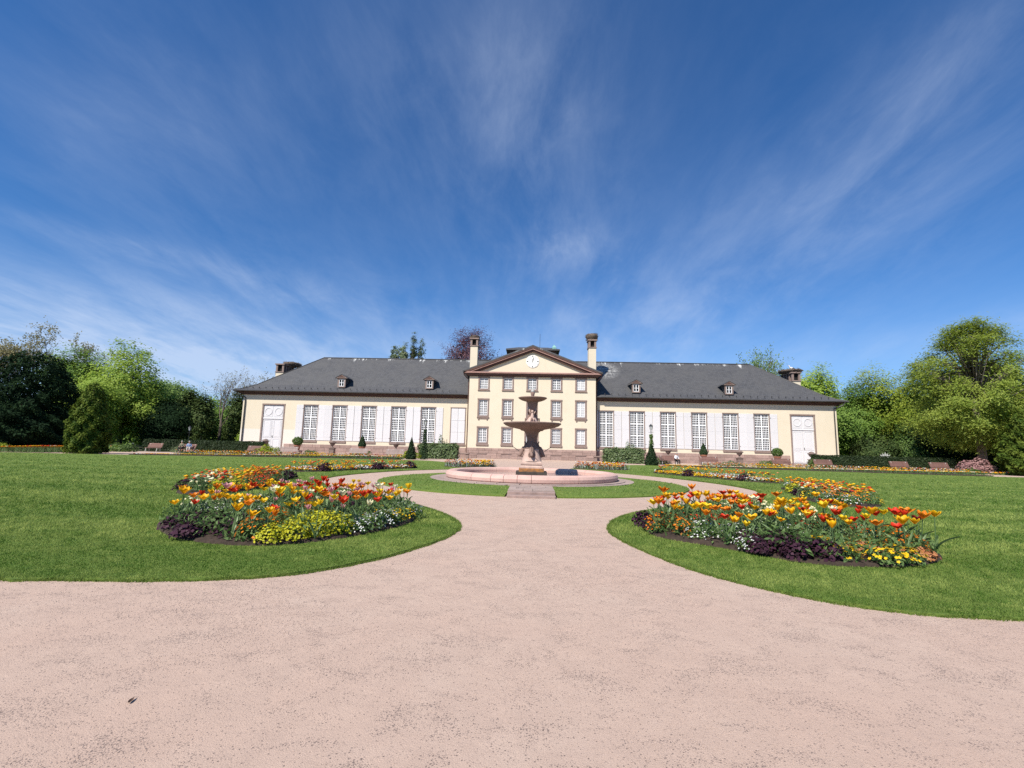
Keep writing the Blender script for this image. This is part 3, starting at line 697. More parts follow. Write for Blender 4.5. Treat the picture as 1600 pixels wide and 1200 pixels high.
# big end doors: surround > fixed panel with two roundels, two leaves with panels
def end_door(s):
    d = link('end_door', surround_mesh(3.16, 6.95, .22, bottom=False).mesh('end_door', 'trim'), pav, (s * 39.68, 0, .35))
    m = MB(); m.box(-1.56, 1.56, .10, .16, 4.95, 6.93); m.bbox(-1.57, 1.57, .02, .12, 4.80, 4.98, .02); up = m.build('overdoor', 'white', d)
    for k in (-1, 1):
        q = MB(); q.bbox(k * .78 - .68, k * .78 + .68, .07, .10, 5.12, 6.80, .02); q.build('panel', 'white', up)
        ring = MB(); ring.lathe([(.50, 0), (.50, .045), (.585, .045), (.585, 0)], 20); o = ring.build('roundel', 'shutter', up, loc=(k * .78, .07, 5.96)); o.rotation_euler = (PI / 2, 0, 0)
    for k in (-1, 1):
        a, b = sorted((k * .012, k * 1.56)); m = MB(); m.box(a, b, .11, .16, .02, 4.80); lf = m.build('door_leaf', 'white', d)
        for z0, z1 in ((.15, 1.75), (1.95, 4.62)):
            q = MB(); x0, x1 = a + .16, b - .16; fr = .07
            q.bbox(x0, x1, .075, .11, z0, z0 + fr, .01); q.bbox(x0, x1, .075, .11, z1 - fr, z1, .01); q.bbox(x0, x0 + fr, .075, .11, z0 + fr, z1 - fr, .01); q.bbox(x1 - fr, x1, .075, .11, z0 + fr, z1 - fr, .01)
            q.bbox(x0 + .16, x1 - .16, .085, .11, z0 + .16, z1 - .16, .02); q.build('panel', 'white', lf)
    h = MB(); h.box(.06, .12, .02, .08, 2.0, 2.3); h.build('handle', 'iron', d)
    st = MB(); st.bbox(-1.9, 1.9, -.45, .1, -.35, 0, .02); st.build('door_step', 'step_stone', d)
end_door(-1); end_door(1)

# wing cornices, gutters, main roof
for s in (-1, 1):
    a, b = sorted((s * 9.42, s * 44.75)); m = MB()
    for (y0, z0, z1) in ((WY - .16, 8.86, 9.02), (WY - .34, 9.02, 9.18), (WY - .56, 9.18, 9.34)): m.box(a, b + (0 if s < 0 else 0), y0, WY + .02, z0, z1)
    P_(m, 'cornice', 'brown')
    m = MB(); e = s * 44.85; y1 = 87.4
    for (d, z0, z1) in ((.16, 8.86, 9.02), (.34, 9.02, 9.18), (.56, 9.18, 9.34)):
        c0, c1 = sorted((s * 44.76, s * (44.6 + d + .26))); m.box(c0, c1, WY - d, y1, z0, z1)
    P_(m, 'cornice', 'brown')
    m = MB(); x0, x1 = sorted((s * 10.3, s * 45.9)); m.extrude([(70.22, 9.44), (70.24, 9.34), (70.32, 9.29), (70.42, 9.34), (70.44, 9.44)], 'x', x0, x1); P_(m, 'gutter', 'zinc')
def main_roof():
    prof = [(0, 9.44), (1.0, 9.82), (2.2, 10.58), (3.4, 11.62), (8.9, 16.3)]; k = 9.9 / 8.9; V = []; Fq = []
    y0, y1, X = 70.36, 88.16, 45.95
    for d, z in prof: V += [(-X + k * d, y0 + d, z), (X - k * d, y0 + d, z), (X - k * d, y1 - d, z), (-X + k * d, y1 - d, z)]
    for i in range(len(prof) - 1):
        for j in range(4): Fq.append((i * 4 + j, i * 4 + (j + 1) % 4, (i + 1) * 4 + (j + 1) % 4, (i + 1) * 4 + j))
    # underside
    n0 = len(V); V += [(-X, y0, 9.36), (X, y0, 9.36), (X, y1, 9.36), (-X, y1, 9.36)]
    Fq += [(n0 + 3, n0 + 2, n0 + 1, n0)] + [(j, n0 + j, n0 + (j + 1) % 4, (j + 1) % 4) for j in range(4)]
    mb = MB(); mb.add(V, Fq); rf = P_(mb, 'roof', 'slate', label='long grey slate hipped roof streaked white along the ridge')
    m = MB(); m.extrude([(79.12, 16.28), (79.4, 16.28), (79.26, 16.42)], 'x', -36.1, 36.1); P_(m, 'ridge_cap', 'zinc', rf)
    for s in (-1, 1):
        m = MB(); pts = [(s * (X - k * d), y0 + d, z + .03) for d, z in prof]; m.tube(pts, .07, 5); P_(m, 'hip_cap', 'zinc', rf)
    m = MB(); x = -44.2
    while x < 44.3:
        if abs(x) > 10.6: m.box(x - .05, x + .05, 70.98, 71.12, 9.86, 10.06)
        x += 1.02
    o = P_(m, 'snow_guards', 'zinc', rf); o['kind'] = 'stuff'
    return rf
roof = main_roof()
# dormers on the wing roof
def dormer(x):
    y = 71.75; z = 10.32; d = MB(); d.box(-.62, .62, 0, .12, 0, .16); d.box(-.62, -.40, 0, .12, .16, 1.25); d.box(.40, .62, 0, .12, .16, 1.25); d.box(-.62, .62, 0, .12, 1.25, 1.42)
    o = d.build('dormer', 'trim', pav, loc=(x, y - WY, z))
    m = MB(); m.extrude([(.12, 0), (.12, 1.42), (1.75, 1.42)], 'x', -.60, -.56); m.extrude([(.12, 0), (.12, 1.42), (1.75, 1.42)], 'x', .56, .60); m.build('cheek', 'slate', o)
    m = MB(); m.extrude([(-.95, 1.40), (.95, 1.40), (.95, 1.50), (0, 2.02), (-.95, 1.50)], 'y', -.16, .02); m.build('gable', 'trim', o)
    m = MB(); m.extrude([(-.6, 1.50), (.6, 1.50), (0, 1.86)], 'y', -.18, -.16); m.build('gable_panel', 'brown', o)
    m = MB()
    for s in (-1, 1): m.add([(s * 1.0, -.22, 1.47), (0, -.22, 2.05), (0, 2.5, 2.05), (s * 1.0, 1.9, 1.47), (s * 1.0, -.22, 1.41), (0, -.22, 1.98), (0, 2.5, 1.98), (s * 1.0, 1.9, 1.41)], [(0, 1, 2, 3), (4, 5, 6, 7), (0, 1, 5, 4), (0, 3, 7, 4)])
    m.build('dormer_roof', 'slate', o)
    link('sash', sash_mesh(.80, 1.09, 1, 2, .07, .10, .06).mesh('sash', 'sash'), o, (0, .03, .16))
    m = MB(); m.box(-.39, .39, .08, .09, .17, 1.24); m.build('pane', 'glass', o)
for x in (-29.6, -15.85, 15.7, 29.5): dormer(x)
# central roof: gable running back, cornice and raking cornices
m = MB()
for s in (-1, 1):
    a = [(s * 10.25, 12.78), (0, 16.72), (0, 16.95), (s * 10.25, 13.0)]
    m.extrude(a, 'y', CY - .62, 80.2)
P_(m, 'gable_roof', 'slate')
m = MB(); m.box(-9.75, 9.75, CY - .22, CY + .01, 12.16, 12.36); m.box(-9.95, 9.95, CY - .44, CY + .01, 12.36, 12.56); P_(m, 'cornice', 'brown')
m = MB(); m.bbox(-10.2, 10.2, CY - .60, CY + .01, 12.56, 12.80, .03); P_(m, 'cornice_moulding', 'rose')
for s in (-1, 1):
    sl = (16.72 - 12.78) / 10.25
    def rk(x, o): return (s * x, 16.72 - sl * x + o)
    m = MB(); m.extrude([rk(0, -.02), rk(10.2, -.02), rk(10.2, -.22), rk(0, -.22)], 'y', CY - .60, CY - .3); P_(m, 'raking_fascia', 'brown')
    m = MB(); m.extrude([rk(0, -.22), rk(9.9, -.22), rk(9.9, -.42), rk(0, -.42)], 'y', CY - .52, CY + .02); P_(m, 'raking_moulding', 'rose')
    m = MB(); m.extrude([rk(0, -.42), rk(9.4, -.42), rk(9.4, -.74), rk(0, -.74)], 'y', CY - .30, CY + .018); P_(m, 'raking_moulding', 'brown')
    m = MB(); m.box(s * 10.28 - .12, s * 10.28 + .12, CY - .7, 79, 12.70, 12.92); P_(m, 'gutter', 'zinc')
    m = MB(); m.tube([(s * 10.28, CY - .3, 12.72), (s * 10.2, CY - .3, 12.3), (s * 9.8, CY + .1, 11.9), (s * 9.56, CY + .4, 11.7), (s * 9.56, CY + .5, 1.4), (s * 9.56, CY + .5, 0.1)], .085, 7); P_(m, 'drainpipe', 'brown')
    m = MB(); m.tube([(s * 45.4, 70.34, 9.34), (s * 45.2, 70.5, 8.9), (s * 44.25, WY - .12, 8.4), (s * 44.2, WY - .14, 7.8), (s * 44.2, WY - .14, .1)], .085, 7); P_(m, 'drainpipe', 'zinc')
# clock in the tympanum
def clock():
    c = MB(); c.lathe([(0, .05), (.93, .05), (.97, .03), (.97, 0)], 40); o = c.build('clock', 'clock_face', pav, loc=(0, CY - WY - .0, 14.52)); o.rotation_euler = (PI / 2, 0, 0)
    for h in range(12):
        a = h * PI / 6; m = MB(); l0, l1, w = (.66, .88, .13) if h % 3 == 0 else (.70, .86, .055)
        d = Vector((math.sin(a), math.cos(a), 0)); m.bar(d * l0 + Vector((0, 0, .058)), d * l1 + Vector((0, 0, .058)), w, .012); m.build('hour_mark', 'black_paint', o)
    for a, L, w in ((R(2), .42, .08), (R(14), .66, .055)):
        d = Vector((math.sin(a), math.cos(a), 0)); m = MB(); m.bar(-d * .12 + Vector((0, 0, .075)), d * L + Vector((0, 0, .075)), w, .012); m.build('clock_hand', 'black_paint', o)
clock()
# attic roof behind the gable, copper cowl, lightning rod
m = MB(); m.box(-3.9, 3.9, 78.2, 83.0, 15.0, 17.9); P_(m, 'attic_wall', 'brown')
m = MB(); m.add([(-4.5, 77.6, 17.86), (4.5, 77.6, 17.86), (4.5, 83.6, 17.86), (-4.5, 83.6, 17.86), (-4.5, 77.6, 18.08), (4.5, 77.6, 18.08), (4.5, 83.6, 18.08), (-4.5, 83.6, 18.08), (-2.5, 79.6, 18.75), (2.5, 79.6, 18.75), (2.5, 81.6, 18.75), (-2.5, 81.6, 18.75)],
      [(3, 2, 1, 0), (0, 1, 5, 4), (1, 2, 6, 5), (2, 3, 7, 6), (3, 0, 4, 7), (4, 5, 9, 8), (5, 6, 10, 9), (6, 7, 11, 10), (7, 4, 8, 11), (8, 9, 10, 11)]); P_(m, 'attic_roof', 'slate')
m = MB(); m.box(-.35, .35, -.35, .35, 0, .35); m.lathe([(.55, .35), (0, .95)], 4, a0=PI / 4); m.build('roof_cowl', 'copper', pav, loc=(3.55, 78.3 - WY, 18.05))
m = MB(); m.tube([(1.2, 80.5, 18.6), (1.2, 80.5, 21.3)], .03, 4); P_(m, 'lightning_rod', 'zinc')

def chimney(x, y, w, d, z0, z1, cap, label):
    m = MB(); m.box(x - w / 2, x + w / 2, y - d / 2, y + d / 2, z0, z1); o = P_(m, 'chimney', 'cream', label=label)
    m = MB(); e = .10; m.box(x - w / 2 - e, x + w / 2 + e, y - d / 2 - e, y + d / 2 + e, z1, z1 + .16); P_(m, 'chimney_band', 'trim', o)
    zt = z1 + .16 + cap; px = [x - w / 2 + .12, x + w / 2 - .12]; ny = max(2, int(d / .7) + 1)
    for xx in px:
        for k in range(ny):
            yy = y - d / 2 + .12 + (d - .24) * k / (ny - 1); m = MB(); m.box(xx - .15, xx + .15, yy - .14, yy + .14, z1 + .16, zt); P_(m, 'chimney_pier', 'trim', o)
    m = MB(); m.box(x - w / 2 + .2, x + w / 2 - .2, y - d / 2 + .3, y + d / 2 - .3, z1 + .16, zt); P_(m, 'flue', 'dark_hole', o)
    m = MB(); m.box(x - w / 2 - .16, x + w / 2 + .16, y - d / 2 - .16, y + d / 2 + .16, zt, zt + .2); P_(m, 'chimney_cap', 'trim', o)
    return zt + .2
zt_l = chimney(-9.35, 74.3, 1.15, 1.5, 12.0, 17.5, 1.0, 'cream chimney left of the pediment')
zt_r = chimney(9.35, 74.3, 1.15, 1.5, 12.0, 17.5, 1.0, 'cream chimney right of the pediment')
zt_L = chimney(-42.75, 79.2, 1.3, 3.4, 10.4, 13.35, 1.15, 'low broad chimney at the left end of the roof')
zt_R = chimney(42.6, 79.2, 1.3, 3.4, 10.4, 13.35, 1.15, 'low broad chimney at the right end of the roof')
def nest(x, y, z, r, h, label, ry=1.0):
    g2 = np.random.default_rng(int(abs(x) * 100) + 3); root = empty('stork_nest', (x, y, z)); tag(root, label, 'nest', 'stork nests on the chimneys')
    m = MB(); m.lathe([(r * .55, 0), (r * .95, h * .35), (r, h * .7), (r * .8, h), (r * .3, h * .86), (0, h * .82)], 14, sy=ry, wob=lambda a, zz: 1 + .08 * math.sin(5 * a + zz * 9)); m.build('nest_bowl', 'nest', root, smooth=True)
    m = MB()
    for _ in range(130):
        a = g2.uniform(0, 2 * PI); zz = g2.uniform(.05, h); rr = r * g2.uniform(.7, 1.05); p = Vector((rr * math.cos(a), rr * math.sin(a) * ry, zz)); d = Vector((-math.sin(a), math.cos(a), g2.normal() * .35)) + Vector(g2.normal(size=3)) * .5
        d.normalize(); m.bar(p - d * .28, p + d * .28, .03)
    o = m.build('nest_sticks', 'twig', root); o['kind'] = 'stuff'
nest(-9.35, 74.3, zt_l, .75, .45, 'flat stick nest on the chimney left of the pediment')
nest(9.35, 74.3, zt_r, .98, 1.0, 'tall round stick nest on the chimney right of the pediment')
nest(-42.2, 80.4, zt_L - .1, 1.5, .75, 'ragged stick nest on the chimney at the left roof end', 1.1)
nest(42.6, 79.2, zt_R, 1.7, .6, 'wide ragged stick nest on the chimney at the right roof end', 1.2)
def stork():
    s = empty('stork', (42.7, 78.9, zt_R + .5)); tag(s, 'white stork with dark wing tips standing in the right hand roof nest', 'stork')
    m = MB(); pts = [(.50, 0, .22), (.40, 0, .27), (.1, 0, .36), (-.15, 0, .42), (-.28, 0, .52), (-.33, 0, .68), (-.38, 0, .80), (-.47, 0, .82)]
    m.tube(pts, [.03, .10, .19, .17, .09, .06, .075, .03], 8); m.build('body', 'feather_white', s, smooth=True)
    m = MB(); m.tube([(-.45, 0, .81), (-.74, 0, .74)], [.028, .006], 5); m.build('beak', 'beak_red', s)
    m = MB()
    for k in (-1, 1): m.tube([(.05, k * .17, .40), (.4, k * .13, .28), (.62, k * .05, .2)], [.09, .08, .02], 5)
    m.build('wing_feathers', 'black_paint', s)
    for k in (-1, 1): m = MB(); m.tube([(0, k * .06, .24), (.01, k * .06, -.02)], .02, 5); m.build('leg', 'beak_red', s)
stork()

# ------------------------------------------------------------------ fountain
def fountain():
    f = empty('fountain', (FC[0], FC[1], 0)); tag(f, 'two tiered sandstone fountain standing in a round pink basin', 'fountain')
    zb = 0.19
    # rim of separate stones
    prof = [(4.05, zb), (4.12, zb + .08), (4.14, zb + .20), (4.09, zb + .31), (3.97, zb + .36), (3.74, zb + .36), (3.64, zb + .32), (3.60, zb + .24), (3.60, zb - .02)]
    rim = MB(); rim.lathe([(4.0, zb), (4.0, zb + .28), (3.66, zb + .28), (3.66, zb)], 72); rim = rim.build('basin_rim', 'algae_block', f)
    cuts = [-98, -90, -62, -40, -15, 10, 38, 66, 95, 122, 150, 178, 205, 232, 246, 254]
    for a, b in zip(cuts, cuts[1:] + [262]):
        n = max(3, int((b - a) / 3.0)); m = MB(); m.lathe(prof, n, a0=R(a) + .0022, a1=R(b) - .0022)
        k = len(prof); cnt = n + 1
        m.add([m.v[i * cnt] for i in range(k)], [tuple(range(k))]); m.add([m.v[i * cnt + n] for i in range(k)], [tuple(range(k - 1, -1, -1))])
        m.build('rim_stone', 'rim', rim, smooth=False)
    w = MB(); w.lathe([(0, zb + .13), (3.62, zb + .13)], 64); w.build('water', 'water', f)
    b = MB(); b.box(-.74, .74, -.74, .74, .1, zb + .34); b.build('base_block', 'algae_block', f)
    b = MB(); b.box(-.60, .60, -.60, .60, zb + .34, zb + .50); b.build('base_block', 'rust', f, ); 
    # square moulded pedestal
    def sq(prof, mt, nm, smooth=False):
        m = MB(); m.lathe([(r * 1.414, z) for r, z in prof], 4, a0=PI / 4); return m.build(nm, mt, f, smooth=smooth)
    sq([(0, .69), (.56, .69), (.56, .76), (.52, .79), (.49, .84), (.53, .87), (.53, .95), (.47, .98), (.44, 1.02), (0, 1.02)], 'fountain_stone', 'pedestal_moulding')
    m = MB()
    def wob(a, z): return 1 + .07 * math.cos(4 * a)
    m.lathe([(.50, 1.02), (.47, 1.10), (.42, 1.25), (.37, 1.42), (.355, 1.55), (.37, 1.60), (0, 1.60)], 32, a0=PI / 4, wob=lambda a, z: 1 + .10 * abs(math.sin(2 * a)) ** 2); m.build('pedestal', 'fountain_stone', f, smooth=True)
    # lion masks with a mane of lumps
    for q in range(4):
        a = -PI / 2 + q * PI / 2; m = MB()
        def blob(mm, c, r, sx=1, sz=1): mm.lathe([(0.001, -r * sz), (r * .7, -r * .7 * sz), (r, 0), (r * .7, r * .7 * sz), (0.001, r * sz)], 8, c=c, sx=sx)
        blob(m, (0, -.42, 1.30), .105, 1.0, 1.1); blob(m, (0, -.50, 1.25), .055, 1.2, .8)
        for k in range(11):
            t = k / 10 * PI * 1.5 - PI * .25; blob(m, (.13 * math.cos(t), -.40, 1.32 + .14 * math.sin(t)), .05)
        for sgn in (-1, 1): blob(m, (sgn * .045, -.51, 1.335), .018)
        m.build('lion_mask', 'fountain_brown', f, smooth=True, rz=q * PI / 2)
    # dolphins at the corners with water pipes
    for q in range(4):
        m = MB(); m.tube([(.30, 0, 1.72), (.40, 0, 1.66), (.47, 0, 1.52), (.52, 0, 1.38), (.58, 0, 1.30), (.66, 0, 1.27)], [.05, .09, .11, .10, .085, .03], 8)
        m.tube([(.34, 0, 1.70), (.30, 0, 1.86), (.36, 0, 1.98)], [.06, .045, .02], 6); d = m.build('dolphin', 'fountain_brown', f, smooth=True, rz=PI / 4 * 0 + q * PI / 2 + (0 if q % 2 == 0 else 0))
        m = MB(); m.tube([(.62, 0, 1.50), (.95, 0, 1.72)], .016, 5); m.build('water_pipe', 'iron', d)
    m = MB(); m.lathe([(.37, 1.58), (.40, 1.64), (.34, 1.72), (.27, 1.85), (.235, 2.0), (.24, 2.15), (.28, 2.30), (.33, 2.42), (.42, 2.50)], 28, wob=lambda a, z: 1 + .055 * math.cos(14 * a)); m.build('shaft', 'fountain_brown', f, smooth=True)
    m = MB(); bowl = [(.36, 2.47), (.52, 2.50), (.60, 2.56), (.80, 2.60), (1.10, 2.665), (1.30, 2.74), (1.40, 2.82), (1.43, 2.86), (1.40, 2.885), (1.30, 2.85), (1.0, 2.78), (0.0, 2.74)]
    m.lathe(bowl, 56, wob=lambda a, z: 1 + .008 * math.cos(28 * a)); m.build('lower_bowl', 'fountain_brown', f, smooth=True)
    m = MB(); m.lathe([(0, 2.835), (1.28, 2.835)], 40); m.build('water', 'water', f)
    m = MB(); m.lathe([(.36, 2.74), (.36, 2.90), (.28, 2.96), (.24, 3.06), (.20, 3.12), (.13, 3.2)], 20, wob=lambda a, z: 1 + .12 * math.sin(5 * a)); m.build('rock_base', 'fountain_stone', f, smooth=True)
    for q in range(3):
        a = q * 2 * PI / 3 - PI / 2; m = MB(); ca, sa = math.cos(a), math.sin(a)
        # seated putto: one continuous body, head, arms raised to the stem
        m.tube([(ca * .24, sa * .24, 3.02), (ca * .21, sa * .21, 3.12), (ca * .19, sa * .19, 3.26), (ca * .18, sa * .18, 3.34), (ca * .18, sa * .18, 3.38)], [.05, .085, .08, .045, .03], 8)
        m.lathe([(.001, 3.37), (.05, 3.39), (.066, 3.44), (.05, 3.49), (.001, 3.51)], 8, c=(ca * .18, sa * .18, 0))
        for s in (-1, 1):
            t = Vector((-sa, ca, 0)) * s
            m.tube([Vector((ca * .18, sa * .18, 3.33)) + t * .07, Vector((ca * .16, sa * .16, 3.45)) + t * .15, Vector((ca * .12, sa * .12, 3.62)) + t * .14], [.032, .027, .02], 6)
            m.tube([Vector((ca * .24, sa * .24, 3.09)) + t * .05, Vector((ca * .36, sa * .36, 3.10)) + t * .07, Vector((ca * .36, sa * .36, 2.93)) + t * .07], [.045, .038, .025], 6)
        m.build('putto', 'fountain_stone' if q == 0 else 'fountain_brown', f, smooth=True)
    m = MB(); m.lathe([(.12, 3.10), (.13, 3.3), (.17, 3.45), (.21, 3.62), (.235, 3.80), (.27, 3.92), (.30, 3.96)], 22, wob=lambda a, z: 1 + .05 * math.cos(11 * a)); m.build('upper_shaft', 'fountain_brown', f, smooth=True)
    m = MB(); m.lathe([(.24, 3.94), (.40, 3.96), (.58, 4.02), (.69, 4.09), (.72, 4.13), (.69, 4.15), (.60, 4.12), (0, 4.07)], 40, wob=lambda a, z: 1 + .008 * math.cos(20 * a)); m.build('upper_bowl', 'fountain_brown', f, smooth=True)
    m = MB(); m.lathe([(.07, 4.08), (.07, 4.18), (.085, 4.28), (.115, 4.40), (.10, 4.42), (0, 4.40)], 16); m.build('finial_cup', 'fountain_brown', f, smooth=True)
    m = MB(); m.lathe([(.06, 4.40), (.11, 4.44), (.08, 4.50), (.03, 4.56), (.035, 4.62), (0, 4.66)], 12, wob=lambda a, z: 1 + .2 * math.sin(3 * a + z * 30)); m.build('finial_bud', 'pale_stone', f, smooth=True)
fountain()

# ------------------------------------------------------------------ trees
def tree(name, label, base, trunk, lobes, leafm, clumps, per, cr, L, W, seed, bark='bark', fill=0.35, upb=0.35, outb=0.9, squash=0.75, zmin=0.3, group=None, limbs=True, droop=0.0):
    """base (x,y); trunk (height, radius); lobes relative to the base"""
    g2 = np.random.default_rng(seed); o = empty(name, (base[0], base[1], 0)); tag(o, label, 'tree', group)
    mb = MB(); h, r = trunk; bx, by = g2.normal(size=2) * .15
    mb.tube([(0, 0, -.1), (bx * .5, by * .5, h * .35), (bx, by, h * .7), (0, 0, h)], [r * 1.35, r, r * .8, r * .45], 9)
    t = mb.build('trunk', bark, o, smooth=True)
    if limbs:
        for lb in lobes:
            m2 = MB(); z0 = h * g2.uniform(.45, .75)
            if lb[2] > z0:
                e = Vector((lb[0], lb[1], lb[2] + lb[5] * .3)); z0 = min(z0, max(h * .3, lb[2] - .5)) if len(lobes) > 20 else z0; a = Vector((0, 0, z0)); mid = a.lerp(e, .5) + Vector((0, 0, -.05 * (e - a).length))
                m2.tube([a, mid, e], [r * (.34 if len(lobes) < 20 else .2), r * .2, r * .05], 6)
                for _ in range(5):
                    q = a.lerp(e, g2.uniform(.4, 1)); d = Vector(g2.normal(size=3)); d.normalize(); m2.tube([q, q + d * lb[3] * .4, q + d * lb[3] * .75 + Vector((0, 0, .3))], [r * .2, r * .11, r * .03], 4, cap=False)
                m2.build('limb', bark, t, smooth=True)
    V, F, var = crown(lobes, clumps, per, cr, L, W, g2, fill, outb, upb, squash, zmin, droop)
    link('crown', bulk('crown', V, F, leafm, var), o); return o
def blob_lobes(g2, cx_, cy_, cz, rx, rz, n=9, k=.55):
    out = [(cx_, cy_, cz, rx * .72, rx * .72, rz * .8)]
    for i in range(n):
        d = unit(1, g2)[0]; out.append((cx_ + d[0] * rx * .62, cy_ + d[1] * rx * .62, cz + d[2] * rz * .62, rx * k * g2.uniform(.6, 1.1), rx * k * g2.uniform(.6, 1.1), rz * k * g2.uniform(.55, .95)))
    return out
def round_tree(name, label, x, y, top, rx, zlow, leafm, seed, clumps=520, per=26, cr=1.1, L=.45, W=.28, bark='bark', k=.55, fill=.35, group=None, upb=.35, n=9):
    g2 = np.random.default_rng(seed + 500); cz = (top + zlow) / 2; rz = (top - zlow) / 2
    return tree(name, label, (x, y), (cz, max(.2, rx * .055)), blob_lobes(g2, 0, 0, cz, rx, rz, n, k), leafm, int(clumps * 1.15), int(per * 1.7), cr, L * .72, W * .72, seed, bark, fill, upb, group=group)
def conifer(name, label, x, y, H, r, leafm, seed, layers=26, per=420, L=.34, W=.12, shape=1.0, belly=.25, cat='tree', group=None, z0=.1, bark='bark'):
    """dense evergreen: sprays of needles set on an uneven cone, pointing out and up"""
    g2 = np.random.default_rng(seed); o = empty(name, (x, y, 0)); tag(o, label, cat, group)
    m = MB(); m.tube([(0, 0, -.1), (0, 0, H * .9)], [max(.05, r * .09), .03], 7); m.build('trunk', bark, o, smooth=True)
    N = layers * per; t = 1 - np.sqrt(g2.random(N)) * .999; a = g2.random(N) * 2 * PI
    prof = np.clip((1 - t) ** shape, 0, 1) * np.where(t < belly, .78 + .22 * np.sin(t / belly * PI / 2), 1.0)
    lump = 1 + .13 * np.sin(a * 3 + t * 9 + seed) + .10 * np.sin(a * 7 - t * 23 + 2 * seed) + .09 * np.sin(a * 13 + t * 41)
    rr = r * prof * lump * np.where(g2.random(N) < .22, g2.uniform(.4, .85, N), g2.uniform(.86, 1.04, N))
    P = np.stack([rr * np.cos(a), rr * np.sin(a), z0 + t * (H - z0)], 1)
    out = np.stack([np.cos(a), np.sin(a), np.full(N, .55)], 1); Nn = unit(N, g2) * .75 + out * .8; Nn /= np.linalg.norm(Nn, axis=1, keepdims=True)
    s = g2.uniform(.65, 1.35, N); V, F = leaves(P, Nn, L * s, W * s, g2, .3)
    cell = np.sin(a * 5 + t * 31) * .5 + .5; var = np.clip(.55 * cell + .5 * g2.random(N) - .1, 0, 1)
    link('crown', bulk('crown', V, F, leafm, var), o); return o
def bare_tree(name, label, x, y, H, seed, leafm=None, depth=4, nb=4, spread=.5, sprouts=0, r=.28, th=.32, sz=.3):
    g2 = np.random.default_rng(seed); o = empty(name, (x, y, 0)); tag(o, label, 'tree'); m = MB(); h = H * th; m.tube([(0, 0, -.1), (.1, 0, h * .5), (0, .1, h)], [r * 1.3, r, r * .8], 7)
    t = m.build('trunk', 'bark', o, smooth=True); tips = []; m = MB()
    for k in range(5):
        d = Vector((g2.normal() * .75, g2.normal() * .75, 1)); branches(m, g2, (0, .1, h * g2.uniform(.7, 1)), d, H * .36, r * .42, depth - 1, spread, nb, .22, tips)
    br = m.build('branches', 'twig', o)
    if leafm and sprouts:
        T = np.array([tuple(q) for q in tips]); idx = g2.integers(0, len(T), sprouts); P = T[idx] + g2.normal(size=(sprouts, 3)) * .35
        V, F = leaves(P, unit(sprouts, g2), sz * g2.uniform(.6, 1.3, sprouts), sz * .55, g2); link('crown', bulk('crown', V, F, leafm, g2.random(sprouts)), o)
    return o
